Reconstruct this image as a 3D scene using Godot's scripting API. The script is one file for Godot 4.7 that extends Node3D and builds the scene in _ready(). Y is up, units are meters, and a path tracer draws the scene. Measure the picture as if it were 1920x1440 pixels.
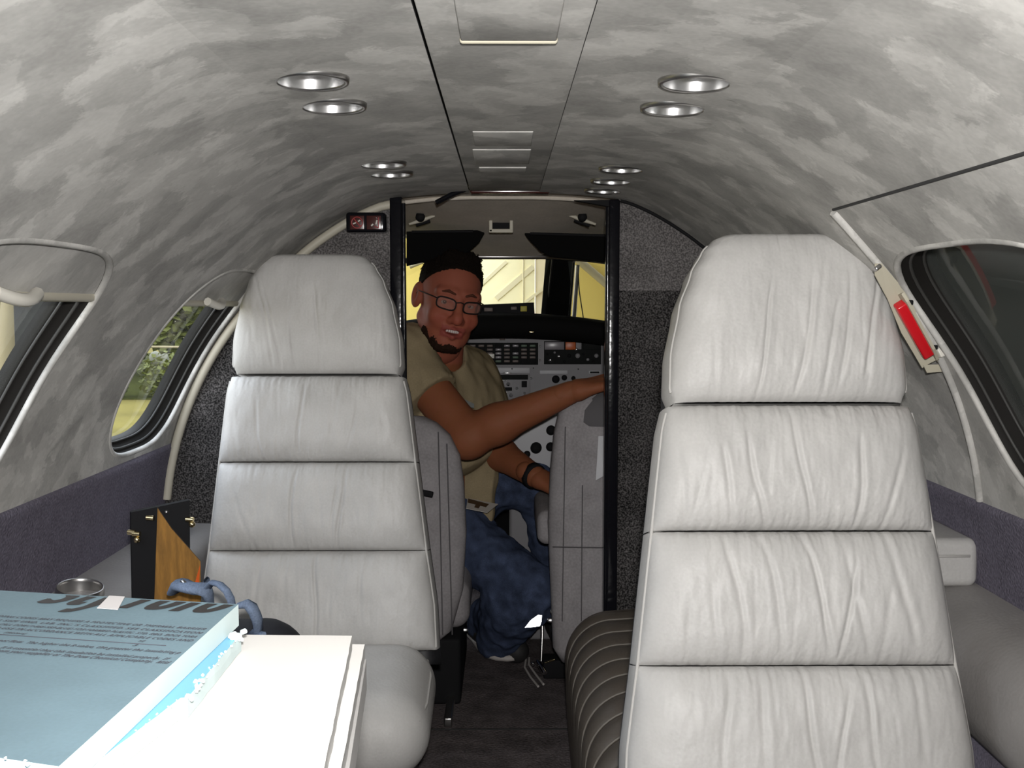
extends Node3D

# ---------------------------------------------------------------- constants of the place
const R := 0.76            # radius of the cabin lining
const CY := 0.5            # height of its axis
const CAM := Vector3(0, 1.0, 0)
const Z_FRONT := -2.24     # divider
const Z_BACK := 0.9

var cam_basis: Basis
var M := {}
var used := {}
var rng := RandomNumberGenerator.new()

# ---------------------------------------------------------------- naming helpers
func numbered(called: String) -> String:
	if not used.has(called):
		used[called] = 0
		return called
	used[called] += 1
	return "%s_%03d" % [called, used[called]]

func tag(o: Node, label: String, category: String, group := "") -> Node:
	o.set_meta("label", label)
	o.set_meta("category", category)
	if group != "":
		o.set_meta("group", group)
	return o

func thing(called: String, label: String, category: String, group := "", where := Vector3.ZERO) -> Node3D:
	var o := Node3D.new()
	o.name = numbered(called)
	add_child(o)
	o.position = where
	tag(o, label, category, group)
	return o

func part(called: String, mesh: Mesh, m: Material, parent: Node, label := "") -> MeshInstance3D:
	var o := MeshInstance3D.new()
	o.name = called if parent != self else numbered(called)
	o.mesh = mesh
	o.material_override = m
	parent.add_child(o, true)
	if label != "":
		o.set_meta("label", label)
	if parent is Node3D and parent != self:
		var top: Node3D = parent
		if top.get_parent() != self and top.get_parent() is Node3D:
			o.position = -(parent as Node3D).position - (top.get_parent() as Node3D).position
		else:
			o.position = -top.position
	return o

func struct(called: String, mesh: Mesh, m: Material, label := "", category := "", parent: Node = self) -> MeshInstance3D:
	var o := part(called, mesh, m, parent, label)
	if parent == self:
		o.set_meta("kind", "structure")
		if category != "":
			o.set_meta("category", category)
	return o

# the point seen at a pixel of the photograph, at a given depth along the cabin
func at(px: float, py: float, d: float) -> Vector3:
	var r := cam_basis * Vector3((px - 960.0) / 1920.0, -(py - 720.0) / 1920.0, -1.0)
	return CAM + r * (d / -r.z)

# ---------------------------------------------------------------- mesh helpers
func begin() -> SurfaceTool:
	var st := SurfaceTool.new()
	st.begin(Mesh.PRIMITIVE_TRIANGLES)
	return st

func done(st: SurfaceTool) -> ArrayMesh:
	st.generate_normals()
	return st.commit()

func quad(st: SurfaceTool, a: Vector3, b: Vector3, c: Vector3, d: Vector3, smooth := false) -> void:
	st.set_smooth_group(0 if smooth else -1)
	for v in [a, c, b, a, d, c]:
		st.add_vertex(v)

func tri(st: SurfaceTool, a: Vector3, b: Vector3, c: Vector3, smooth := false) -> void:
	st.set_smooth_group(0 if smooth else -1)
	for v in [a, c, b]:
		st.add_vertex(v)

# rows x cols points, row-major; seen from where u runs right and v runs up the face is front
func sheet(st: SurfaceTool, pts: PackedVector3Array, cols: int, uv := PackedVector2Array(), flip := false) -> void:
	st.set_smooth_group(0)
	var rows := pts.size() / cols
	var has_uv := uv.size() == pts.size()
	for j in rows - 1:
		for i in cols - 1:
			var a := j * cols + i
			var q := [a, a + cols + 1, a + 1, a, a + cols, a + cols + 1]
			if flip:
				q = [a, a + 1, a + cols + 1, a, a + cols + 1, a + cols]
			for k in q:
				if has_uv:
					st.set_uv(uv[k])
				st.add_vertex(pts[k])

# box with rounded edges, sides 2r-beveled
func rbox(st: SurfaceTool, c: Vector3, size: Vector3, r: float, b := Basis.IDENTITY, seg := 3) -> void:
	var h := size * 0.5
	r = minf(r, minf(h.x, minf(h.y, h.z)) * 0.999)
	var inner := h - Vector3(r, r, r)
	for f in 6:
		var ax := f / 2
		var sg := 1.0 if f % 2 == 0 else -1.0
		var n := seg * 2 + 2
		var pts := PackedVector3Array()
		for j in n:
			for i in n:
				# parameter in each direction: an arc, a flat, an arc
				var p := Vector3.ZERO
				var base := Vector3.ZERO
				var dirv := Vector3.ZERO
				var ang := [0.0, 0.0]
				var sd := [0.0, 0.0]
				for w in 2:
					var k: int = i if w == 0 else j
					if k <= seg:
						ang[w] = -PI / 4 * (1.0 - float(k) / seg)
						sd[w] = -1.0
					else:
						ang[w] = PI / 4 * float(k - seg - 1) / seg
						sd[w] = 1.0
				var u := (ax + 1) % 3
				var v := (ax + 2) % 3
				dirv[ax] = sg
				dirv[u] = tan(ang[0])
				dirv[v] = tan(ang[1])
				base[ax] = sg * inner[ax]
				base[u] = sd[0] * inner[u]
				base[v] = sd[1] * inner[v]
				p = base + dirv.normalized() * r
				pts.append(c + b * p)
		sheet(st, pts, n, PackedVector2Array(), sg < 0)

func box_mesh(c: Vector3, size: Vector3, r := 0.002, b := Basis.IDENTITY, seg := 2) -> ArrayMesh:
	var st := begin()
	rbox(st, c, size, r, b, seg)
	return done(st)

# tube along points with one radius or one per point
func tube(st: SurfaceTool, path: PackedVector3Array, radius, sides := 8, closed := false, flat := 1.0) -> void:
	var n := path.size()
	var ring0 := PackedVector3Array()
	var prev := Vector3.ZERO
	var rings := []
	for i in n:
		var a := path[(i - 1 + n) % n] if closed or i > 0 else path[i]
		var c := path[(i + 1) % n] if closed or i < n - 1 else path[i]
		var t := (c - a).normalized()
		var s: Vector3
		if i == 0:
			s = t.cross(Vector3.UP if absf(t.y) < 0.9 else Vector3.RIGHT).normalized()
		else:
			s = (prev - t * prev.dot(t)).normalized()
		prev = s
		var w := t.cross(s)
		var rr: float = radius[i] if radius is Array else radius
		var ring := PackedVector3Array()
		for k in sides + 1:
			var an := TAU * k / sides
			ring.append(path[i] + s * cos(an) * rr + w * sin(an) * rr * flat)
		rings.append(ring)
	var pts := PackedVector3Array()
	for ring in rings:
		pts.append_array(ring)
	if closed:
		pts.append_array(rings[0])
	sheet(st, pts, sides + 1)
	if not closed:
		for e in 2:
			var ring: PackedVector3Array = rings[0] if e == 0 else rings[n - 1]
			for k in sides:
				if e == 0:
					tri(st, path[0], ring[k + 1], ring[k])
				else:
					tri(st, path[n - 1], ring[k], ring[k + 1])

func tube_mesh(path: PackedVector3Array, radius, sides := 8, closed := false, flat := 1.0) -> ArrayMesh:
	var st := begin()
	tube(st, path, radius, sides, closed, flat)
	return done(st)

# profile of (radius, height) turned round an axis
func lathe(st: SurfaceTool, prof: PackedVector2Array, origin: Vector3, b := Basis.IDENTITY, sides := 32) -> void:
	var pts := PackedVector3Array()
	for p in prof:
		for k in sides + 1:
			var an := TAU * k / sides
			pts.append(origin + b * Vector3(cos(an) * p.x, p.y, sin(an) * p.x))
	sheet(st, pts, sides + 1, PackedVector2Array(), true)

func lathe_mesh(prof: PackedVector2Array, origin: Vector3, b := Basis.IDENTITY, sides := 32) -> ArrayMesh:
	var st := begin()
	lathe(st, prof, origin, b, sides)
	return done(st)

# polygon (points in a plane, counter-clockwise seen from +n) with thickness against n
func slab(st: SurfaceTool, poly: PackedVector3Array, n: Vector3, thick: float) -> void:
	var u := (poly[1] - poly[0]).normalized()
	var v := n.cross(u)
	var flat := PackedVector2Array()
	for p in poly:
		flat.append(Vector2(p.dot(u), p.dot(v)))
	var idx := Geometry2D.triangulate_polygon(flat)
	for k in range(0, idx.size(), 3):
		var a := poly[idx[k]]
		var b := poly[idx[k + 1]]
		var c := poly[idx[k + 2]]
		if (b - a).cross(c - a).dot(n) < 0:
			var t := b
			b = c
			c = t
		tri(st, a, b, c)
		tri(st, a - n * thick, c - n * thick, b - n * thick)
	for i in poly.size():
		var a := poly[i]
		var b := poly[(i + 1) % poly.size()]
		quad(st, b, a, a - n * thick, b - n * thick)

func slab_mesh(poly: PackedVector3Array, n: Vector3, thick: float) -> ArrayMesh:
	var st := begin()
	slab(st, poly, n, thick)
	return done(st)

func tilt(n: Vector3) -> Basis:      # a basis whose y points along n
	n = n.normalized()
	var x := n.cross(Vector3.FORWARD if absf(n.z) < 0.9 else Vector3.RIGHT).normalized()
	return Basis(x, n, x.cross(n))

# ---------------------------------------------------------------- lettering as thin flat print
func text_pieces(text: String, size: float, weight: int, font := "Droid Sans") -> PackedVector3Array:
	var f := SystemFont.new()
	f.font_names = PackedStringArray([font])
	f.font_weight = weight
	var t := TextMesh.new()
	t.text = text
	t.font = f
	t.font_size = 32
	t.pixel_size = size / 32.0
	t.depth = 0.0
	t.curve_step = 2.0
	t.horizontal_alignment = HORIZONTAL_ALIGNMENT_LEFT
	t.vertical_alignment = VERTICAL_ALIGNMENT_TOP
	var drop := Vector3(0, f.get_ascent(32) * t.pixel_size, 0)
	var out := PackedVector3Array()
	for s in t.get_surface_count():
		var arr := t.surface_get_arrays(s)
		var vs: PackedVector3Array = arr[Mesh.ARRAY_VERTEX]
		var ids = arr[Mesh.ARRAY_INDEX]
		if ids == null:
			for v in vs:
				out.append(v + drop)
		else:
			for i in ids:
				out.append(vs[i] + drop)
	return out

func text_width(tris: PackedVector3Array) -> float:
	var m := 0.0001
	for v in tris:
		m = maxf(m, v.x)
	return m

# lays lettering on a plane: o is the start of the baseline, x along, y up; cut: highest y that is kept
func print_mesh(tris: PackedVector3Array, o: Vector3, x: Vector3, y: Vector3, slant := 0.0, cut := 1e9, wide := 1.0) -> ArrayMesh:
	var st := begin()
	for k in range(0, tris.size(), 3):
		var poly := PackedVector2Array()
		for i in 3:
			poly.append(Vector2(tris[k + i].x, tris[k + i].y))
		var kept := PackedVector2Array()
		for i in 3:
			var a := poly[i]
			var b := poly[(i + 1) % 3]
			if a.y <= cut:
				kept.append(a)
			if (a.y <= cut) != (b.y <= cut):
				kept.append(a.lerp(b, (cut - a.y) / (b.y - a.y)))
		for i in range(1, kept.size() - 1):
			var w := []
			for p in [kept[0], kept[i], kept[i + 1]]:
				w.append(o + x * (p.x * wide + p.y * slant) + y * p.y)
			var nn := x.cross(y)
			if (w[1] - w[0]).cross(w[2] - w[0]).dot(nn) < 0:
				tri(st, w[0], w[2], w[1])
			else:
				tri(st, w[0], w[1], w[2])
	return done(st)

# ---------------------------------------------------------------- distance-field bodies
# prim: [kind, a, b, ra, rb, k]  kind 0 tapered capsule, 1 ellipsoid (a centre, b radii, ra Basis), sign carried by kind 2 (cut-out ellipsoid)
func cap(a: Vector3, b: Vector3, ra: float, rb: float, k := 0.02) -> Array:
	return [0, a, b, ra, rb, k]

func ell(c: Vector3, r: Vector3, bas := Basis.IDENTITY, k := 0.02, cut := false) -> Array:
	return [2 if cut else 1, c, r, bas.inverse(), minf(r.x, minf(r.y, r.z)), k]

func prim_d(q: Array, p: Vector3) -> float:
	if q[0] == 0:
		var a: Vector3 = q[1]
		var ab: Vector3 = q[2] - a
		var t := clampf((p - a).dot(ab) / maxf(ab.length_squared(), 1e-9), 0.0, 1.0)
		return p.distance_to(a + ab * t) - lerpf(q[3], q[4], t)
	var l: Vector3 = q[3] * (p - q[1])
	var rr: Vector3 = q[2]
	var s := l / rr
	var k0 := s.length()
	var k1 := (s / rr).length()
	return k0 * (k0 - 1.0) / k1 if k1 > 1e-6 else -q[4]

func field(prims: Array, p: Vector3) -> float:
	var d := 1e3
	for q in prims:
		var e := prim_d(q, p)
		var k: float = q[5]
		if q[0] == 2:
			var h := clampf(0.5 - 0.5 * (e + d) / k, 0.0, 1.0)
			d = lerpf(d, -e, h) + k * h * (1.0 - h)
		else:
			var h := clampf(0.5 + 0.5 * (e - d) / k, 0.0, 1.0)
			d = lerpf(e, d, h) - k * h * (1.0 - h)
	return d

# surface nets over the cells near the surface; extra(p, d) may reshape the distance; paint(p) gives a colour
func body(st: SurfaceTool, prims: Array, cell: float, extra = null, paint = null) -> void:
	var lo := Vector3(1e3, 1e3, 1e3)
	var hi := -lo
	for q in prims:
		if q[0] == 2:
			continue
		var ext: Vector3
		if q[0] == 0:
			for e in 2:
				var rr: float = q[3 + e]
				lo = lo.min(q[1 + e] - Vector3(rr, rr, rr))
				hi = hi.max(q[1 + e] + Vector3(rr, rr, rr))
		else:
			var m := maxf(q[2].x, maxf(q[2].y, q[2].z))
			ext = Vector3(m, m, m)
			lo = lo.min(q[1] - ext)
			hi = hi.max(q[1] + ext)
	lo -= Vector3.ONE * cell * 4
	hi += Vector3.ONE * cell * 4
	const B := 6
	var nb := Vector3i(((hi - lo) / (cell * B)).ceil())
	var n := nb * B + Vector3i.ONE
	var val := PackedFloat32Array()
	val.resize(n.x * n.y * n.z)
	val.fill(1e3)
	var sy := n.x
	var sz := n.x * n.y
	var half := cell * B * 0.87
	var blocks := []
	for bz in nb.z:
		for by in nb.y:
			for bx in nb.x:
				var c := lo + Vector3(bx + 0.5, by + 0.5, bz + 0.5) * cell * B
				if absf(field(prims, c)) > half + cell * 3.0:
					continue
				var near := []
				for q in prims:
					if prim_d(q, c) < half + 0.06 + q[5]:
						near.append(q)
				if near.is_empty():
					continue
				blocks.append(Vector3i(bx, by, bz))
				for z in B + 1:
					for y in B + 1:
						for x in B + 1:
							var i := (bx * B + x) + (by * B + y) * sy + (bz * B + z) * sz
							if val[i] > 900.0:
								var p := lo + Vector3(bx * B + x, by * B + y, bz * B + z) * cell
								var d := field(near, p)
								if extra != null:
									d = extra.call(p, d)
								val[i] = d
	var vert := {}
	var pos := PackedVector3Array()
	for b in blocks:
		for z in B:
			for y in B:
				for x in B:
					var i: int = (b.x * B + x) + (b.y * B + y) * sy + (b.z * B + z) * sz
					var cs := [i, i + 1, i + sy, i + sy + 1, i + sz, i + sz + 1, i + sz + sy, i + sz + sy + 1]
					var neg := 0
					var ok := true
					for c in cs:
						if val[c] > 900.0:
							ok = false
						if val[c] < 0.0:
							neg += 1
					if not ok or neg == 0 or neg == 8:
						continue
					var sum := Vector3.ZERO
					var cnt := 0
					for e in [[0, 1], [2, 3], [4, 5], [6, 7], [0, 2], [1, 3], [4, 6], [5, 7], [0, 4], [1, 5], [2, 6], [3, 7]]:
						var va := val[cs[e[0]]]
						var vb := val[cs[e[1]]]
						if (va < 0.0) != (vb < 0.0):
							var t := va / (va - vb)
							var pa := Vector3(e[0] & 1, (e[0] >> 1) & 1, e[0] >> 2)
							var pb := Vector3(e[1] & 1, (e[1] >> 1) & 1, e[1] >> 2)
							sum += pa.lerp(pb, t)
							cnt += 1
					vert[i] = pos.size()
					pos.append(lo + (Vector3(b.x * B + x, b.y * B + y, b.z * B + z) + sum / cnt) * cell)
	var cols := PackedColorArray()
	if paint != null:
		for p in pos:
			cols.append(paint.call(p))
	st.set_smooth_group(0)
	for i in vert:
		for ax in 3:
			var s1: int = [1, sy, sz][ax]
			var s2: int = [sy, sz, 1][ax]
			var s3: int = [sz, 1, sy][ax]
			if val[i + s1] > 900.0 or (val[i] < 0.0) == (val[i + s1] < 0.0):
				continue
			if not (vert.has(i - s2) and vert.has(i - s3) and vert.has(i - s2 - s3)):
				continue
			var q := [vert[i], vert[i - s2], vert[i - s2 - s3], vert[i - s3]]
			if val[i] < 0.0:
				q.reverse()
			for k in [0, 1, 2, 0, 2, 3]:
				if cols.size():
					st.set_color(cols[q[k]])
				st.add_vertex(pos[q[k]])

# ---------------------------------------------------------------- materials
func lin(r: float, g: float, b: float) -> Color:
	return Color(r, g, b).linear_to_srgb()

func mat(called: String, c: Color, rough := 0.7, metal := 0.0, spec := 0.5) -> StandardMaterial3D:
	var m := StandardMaterial3D.new()
	m.resource_name = called
	m.albedo_color = c
	m.roughness = rough
	m.metallic = metal
	m.metallic_specular = spec
	M[called] = m
	return m

func noise(seed_: int, freq: float, oct := 3, warp := 0.0, type := FastNoiseLite.TYPE_SIMPLEX_SMOOTH) -> FastNoiseLite:
	var n := FastNoiseLite.new()
	n.seed = seed_
	n.noise_type = type
	n.frequency = freq
	n.fractal_type = FastNoiseLite.FRACTAL_FBM if oct > 1 else FastNoiseLite.FRACTAL_NONE
	n.fractal_octaves = oct
	if warp > 0.0:
		n.domain_warp_enabled = true
		n.domain_warp_amplitude = warp
		n.domain_warp_frequency = freq * 0.8
	return n

func bytes_of(n: FastNoiseLite, w: int, h: int) -> PackedByteArray:
	var im := n.get_seamless_image(w, h, false, false, 0.2)
	im.convert(Image.FORMAT_L8)
	return im.get_data()

# colour image from a function of several noise fields
func blend_image(w: int, h: int, fields: Array, f: Callable) -> ImageTexture:
	var im := Image.create(w, h, false, Image.FORMAT_RGB8)
	var data := PackedByteArray()
	data.resize(w * h * 3)
	var layers := []
	for n in fields:
		layers.append(bytes_of(n, w, h))
	var v := []
	v.resize(fields.size())
	for i in w * h:
		for k in layers.size():
			v[k] = layers[k][i] / 255.0
		var c: Color = f.call(v)
		data[i * 3] = int(clampf(c.r, 0, 1) * 255)
		data[i * 3 + 1] = int(clampf(c.g, 0, 1) * 255)
		data[i * 3 + 2] = int(clampf(c.b, 0, 1) * 255)
	im = Image.create_from_data(w, h, false, Image.FORMAT_RGB8, data)
	return ImageTexture.create_from_image(im)

func bump_tex(n: FastNoiseLite, size := 256) -> ImageTexture:
	var im := n.get_seamless_image(size, size, false, false, 0.2)
	return ImageTexture.create_from_image(im)

func triplanar(m: StandardMaterial3D, per_metre: float) -> void:
	m.uv1_triplanar = true
	m.uv1_world_triplanar = true
	m.uv1_triplanar_sharpness = 4.0
	m.uv1_scale = Vector3.ONE * per_metre

func make_materials() -> void:
	# brushed suede lining: nap patches with crisp edges, streaks and fine pile
	var suede := mat("suede", Color.WHITE, 0.95, 0.0, 0.2)
	var patch := noise(11, 0.0075, 4, 70.0)
	var patch2 := noise(23, 0.019, 3, 55.0)
	var streak := noise(5, 0.011, 4, 30.0)
	var pile := noise(8, 0.16, 3)
	suede.albedo_texture = blend_image(768, 768, [patch, patch2, streak, pile], func(v):
		var a := smoothstep(0.47, 0.515, v[0]) * 0.6 + smoothstep(0.38, 0.64, v[0]) * 0.4
		var b := smoothstep(0.50, 0.54, v[1]) * 0.7 + smoothstep(0.35, 0.7, v[1]) * 0.3
		var t: float = 0.655 + 0.075 * a + 0.050 * b * (0.5 + 0.5 * a) + 0.11 * (v[2] - 0.5) + 0.05 * (v[3] - 0.5)
		return Color(t * 1.0, t * 0.992, t * 0.97))
	M["suede_flat"] = suede
	suede.uv1_scale = Vector3(0.95, 0.95, 1)
	var sw := suede.duplicate() as StandardMaterial3D
	sw.resource_name = "suede_world"
	triplanar(sw, 0.9)
	M["suede_world"] = sw
	# seat leather
	var leather := mat("leather", Color.WHITE, 0.5, 0.0, 0.4)
	var tone := noise(31, 0.01, 4, 20.0)
	var grain := noise(32, 0.25, 2)
	leather.albedo_texture = blend_image(256, 256, [tone, grain], func(v):
		var t: float = 0.725 + 0.05 * (v[0] - 0.5) + 0.03 * (v[1] - 0.5)
		return Color(t, t * 0.992, t * 0.978))
	triplanar(leather, 3.0)
	leather.heightmap_enabled = true
	leather.heightmap_scale = 0.035
	leather.heightmap_texture = bump_tex(noise(33, 0.16, 3))
	var lg := leather.duplicate() as StandardMaterial3D
	lg.resource_name = "leather_grey"
	lg.albedo_color = Color(0.78, 0.77, 0.77)
	M["leather_grey"] = lg
	var lt := leather.duplicate() as StandardMaterial3D
	lt.resource_name = "leather_taupe"
	lt.albedo_color = Color(0.47, 0.435, 0.40)
	lt.roughness = 0.42
	M["leather_taupe"] = lt
	mat("piping", lin(0.44, 0.43, 0.41), 0.6)
	mat("piping_taupe", lin(0.15, 0.135, 0.115), 0.6)
	mat("shell_black", lin(0.012, 0.012, 0.014), 0.5)
	# carpets
	var carpet := mat("carpet_purple", Color.WHITE, 0.98, 0.0, 0.1)
	carpet.albedo_texture = blend_image(256, 256, [noise(41, 0.2, 3), noise(42, 0.03, 3)], func(v):
		var t: float = 0.43 + 0.16 * (v[0] - 0.5) + 0.04 * (v[1] - 0.5)
		return Color(t * 0.985, t * 0.95, t * 1.06))
	triplanar(carpet, 3.0)
	carpet.heightmap_enabled = true
	carpet.heightmap_scale = 0.15
	carpet.heightmap_texture = bump_tex(noise(43, 0.3, 2))
	var aisle := mat("carpet_aisle", Color.WHITE, 0.98, 0.0, 0.1)
	aisle.albedo_texture = blend_image(256, 256, [noise(44, 0.2, 3), noise(45, 0.02, 4, 20.0)], func(v):
		var t: float = 0.36 + 0.12 * (v[0] - 0.5) + 0.12 * (v[1] - 0.5)
		return Color(t * 1.04, t * 0.97, t * 0.97))
	triplanar(aisle, 2.2)
	aisle.heightmap_enabled = true
	aisle.heightmap_scale = 0.25
	aisle.heightmap_texture = bump_tex(noise(46, 0.25, 3))
	# speckled divider covering, a paler upper cloth and a darker lower one
	for q in [["speckle_pale", 0.385, 0.15], ["speckle_dark", 0.235, 0.20]]:
		var s := mat(q[0], Color.WHITE, 0.85, 0.0, 0.2)
		var base: float = q[1]
		var amp: float = q[2]
		s.albedo_texture = blend_image(384, 384, [noise(51, 0.28, 2), noise(52, 0.12, 2), noise(53, 0.012, 3)], func(v):
			var t: float = base + amp * (smoothstep(0.35, 0.65, v[0]) - 0.5) + amp * 0.7 * (v[1] - 0.5) + 0.10 * (v[2] - 0.5)
			return Color(t, t * 0.97, t * 0.965))
		triplanar(s, 1.9)
	# cockpit cloths
	var liner := mat("headliner", Color.WHITE, 0.95, 0.0, 0.15)
	liner.albedo_texture = blend_image(256, 256, [noise(61, 0.2, 2), noise(62, 0.02, 3)], func(v):
		var t: float = 0.77 + 0.05 * (v[0] - 0.5) + 0.05 * (v[1] - 0.5)
		return Color(t, t * 0.96, t * 0.90))
	triplanar(liner, 2.0)
	var grey_cloth := mat("seat_cloth", Color.WHITE, 0.95, 0.0, 0.15)
	grey_cloth.albedo_texture = blend_image(256, 256, [noise(64, 0.2, 2), noise(65, 0.02, 3)], func(v):
		var t: float = 0.575 + 0.08 * (v[0] - 0.5) + 0.07 * (v[1] - 0.5)
		return Color(t, t * 0.975, t * 0.985))
	triplanar(grey_cloth, 2.5)
	mat("cap_cloth", lin(0.10, 0.095, 0.10), 0.9)
	# metals, plastics
	mat("chrome", lin(0.80, 0.81, 0.82), 0.10, 1.0)
	mat("reflector", lin(0.78, 0.78, 0.78), 0.28, 1.0)
	mat("steel", lin(0.50, 0.49, 0.48), 0.32, 1.0)
	mat("brass", lin(0.75, 0.62, 0.36), 0.22, 1.0)
	mat("bulb_dark", lin(0.07, 0.045, 0.038), 0.5)
	var gloss := mat("black_gloss", lin(0.006, 0.006, 0.008), 0.13, 0.0, 0.38)
	gloss.heightmap_enabled = true
	gloss.heightmap_scale = 0.02
	gloss.heightmap_texture = bump_tex(noise(71, 0.045, 3))
	triplanar(gloss, 4.0)
	mat("black_matte", lin(0.006, 0.006, 0.006), 0.9, 0.0, 0.2)
	mat("black_plastic", lin(0.010, 0.010, 0.011), 0.75, 0.0, 0.25)
	mat("rubber", lin(0.010, 0.009, 0.008), 0.7, 0.0, 0.3)
	mat("rubber_grey", lin(0.035, 0.034, 0.032), 0.6)
	mat("gap", lin(0.03, 0.03, 0.03), 0.9)
	mat("cream", lin(0.46, 0.43, 0.34), 0.6, 0.0, 0.3)
	mat("cream_trim", lin(0.47, 0.44, 0.36), 0.55)
	mat("white_plastic", lin(0.62, 0.60, 0.54), 0.4)
	mat("red_gloss", lin(0.55, 0.008, 0.015), 0.25)
	mat("red_dull", lin(0.30, 0.03, 0.03), 0.4)
	mat("burgundy", lin(0.05, 0.012, 0.010), 0.2)
	# cargo
	var blue := mat("foam_blue", Color.WHITE, 0.75, 0.0, 0.3)
	blue.albedo_texture = blend_image(256, 256, [noise(81, 0.25, 2), noise(82, 0.015, 3)], func(v):
		var t: float = 1.0 + 0.05 * (v[0] - 0.5) + 0.05 * (v[1] - 0.5)
		return Color(0.405 * t, 0.487 * t, 0.525 * t))
	triplanar(blue, 5.0)
	mat("foam_blue_film", lin(0.15, 0.37, 0.53), 0.45)
	mat("foam_cut", lin(0.43, 0.51, 0.51), 0.9)
	mat("foam_broken", lin(0.60, 0.68, 0.70), 0.95)
	mat("board_white", lin(0.56, 0.55, 0.53), 0.6)
	mat("board_edge", lin(0.36, 0.355, 0.345), 0.7)
	mat("foil", lin(0.62, 0.61, 0.60), 0.35, 0.6)
	mat("print_black", lin(0.018, 0.016, 0.016), 0.7)
	mat("print_grey", lin(0.05, 0.05, 0.065), 0.8)
	mat("print_blue", lin(0.07, 0.16, 0.32), 0.8)
	mat("tape", lin(0.60, 0.58, 0.58), 0.4)
	mat("carton", lin(0.20, 0.19, 0.18), 0.8)
	var wood := mat("wood", Color.WHITE, 0.6, 0.0, 0.3)
	wood.albedo_texture = blend_image(256, 256, [noise(91, 0.03, 4, 8.0), noise(92, 0.2, 2)], func(v):
		var t: float = 0.90 + 0.26 * (v[0] - 0.5) + 0.12 * (v[1] - 0.5)
		return Color(0.54 * t, 0.385 * t, 0.17 * t))
	triplanar(wood, 2.0)
	wood.uv1_scale = Vector3(14.0, 1.6, 14.0)
	mat("orange_edge", lin(0.50, 0.08, 0.008), 0.4)
	var denim := mat("strap_blue", Color.WHITE, 0.9, 0.0, 0.2)
	denim.albedo_texture = blend_image(128, 128, [noise(95, 0.3, 2), noise(96, 0.03, 3)], func(v):
		var t: float = 1.0 + 0.25 * (v[0] - 0.5) + 0.2 * (v[1] - 0.5)
		return Color(0.42 * t, 0.47 * t, 0.55 * t))
	triplanar(denim, 8.0)
	mat("bag_dark", lin(0.010, 0.011, 0.016), 0.8)
	# cockpit
	var panel := mat("panel_grey", lin(0.21, 0.205, 0.215), 0.55)
	panel.roughness = 0.6
	mat("placard", lin(0.42, 0.42, 0.44), 0.5)
	mat("gauge_black", lin(0.009, 0.010, 0.010), 0.7, 0.0, 0.25)
	mat("gauge_brown", lin(0.10, 0.075, 0.065), 0.5)
	mat("gauge_green", lin(0.05, 0.085, 0.05), 0.5)
	mat("amber", lin(0.45, 0.09, 0.01), 0.4)
	mat("yellow_patch", lin(0.35, 0.30, 0.02), 0.5)
	mat("screen_grey", lin(0.20, 0.185, 0.20), 0.3)
	var pane := mat("glass", Color(0.9, 0.95, 0.93, 0.06), 0.02, 0.0, 0.3)
	pane.transparency = BaseMaterial3D.TRANSPARENCY_ALPHA
	# person
	var skin := mat("skin", Color.WHITE, 0.62, 0.0, 0.3)
	skin.vertex_color_use_as_albedo = true
	skin.subsurf_scatter_enabled = true
	skin.subsurf_scatter_strength = 0.08
	var hair := mat("hair", lin(0.010, 0.007, 0.005), 0.8, 0.0, 0.2)
	hair.heightmap_enabled = true
	hair.heightmap_scale = 0.3
	hair.heightmap_texture = bump_tex(noise(101, 0.12, 3))
	triplanar(hair, 14.0)
	mat("beard", lin(0.022, 0.011, 0.007), 0.9, 0.0, 0.2)
	mat("brow", lin(0.085, 0.032, 0.020), 0.9, 0.0, 0.2)
	mat("eye_white", lin(0.27, 0.17, 0.14), 0.4)
	mat("iris", lin(0.10, 0.04, 0.025), 0.2)
	mat("teeth", lin(0.55, 0.47, 0.44), 0.4)
	mat("frame_dark", lin(0.012, 0.008, 0.007), 0.6, 0.0, 0.3)
	var lens_m := mat("lens_clear", Color(0.95, 0.95, 0.95, 0.04), 0.03)
	lens_m.transparency = BaseMaterial3D.TRANSPARENCY_ALPHA
	var shirt := mat("shirt", Color.WHITE, 0.95, 0.0, 0.1)
	shirt.albedo_texture = blend_image(128, 128, [noise(103, 0.3, 2), noise(104, 0.02, 3)], func(v):
		var t: float = 1.0 + 0.10 * (v[0] - 0.5) + 0.10 * (v[1] - 0.5)
		return Color(0.565 * t, 0.51 * t, 0.405 * t))
	triplanar(shirt, 5.0)
	var jeans := mat("jeans", Color.WHITE, 0.95, 0.0, 0.1)
	jeans.albedo_texture = blend_image(256, 256, [noise(105, 0.3, 2), noise(106, 0.02, 4, 10.0)], func(v):
		var t: float = 1.0 + 0.25 * (v[0] - 0.5) + 0.45 * (v[1] - 0.5)
		return Color(0.245 * t, 0.28 * t, 0.365 * t))
	triplanar(jeans, 4.0)
	mat("shoe_dark", lin(0.015, 0.014, 0.014), 0.7)
	mat("sole_pale", lin(0.42, 0.39, 0.37), 0.7)
	mat("paper", lin(0.55, 0.52, 0.48), 0.7)
	mat("ink_brown", lin(0.07, 0.035, 0.012), 0.7)
	mat("print_pale", lin(0.24, 0.25, 0.24), 0.8)
	# outside
	var ground := mat("apron", Color.WHITE, 0.95, 0.0, 0.1)
	ground.albedo_texture = blend_image(256, 256, [noise(111, 0.02, 4), noise(112, 0.2, 2)], func(v):
		var t: float = 1.0 + 0.22 * (v[0] - 0.5) + 0.08 * (v[1] - 0.5)
		return Color(0.43 * t, 0.395 * t, 0.215 * t))
	triplanar(ground, 0.12)
	var grass := mat("grass", Color.WHITE, 0.95, 0.0, 0.1)
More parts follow.
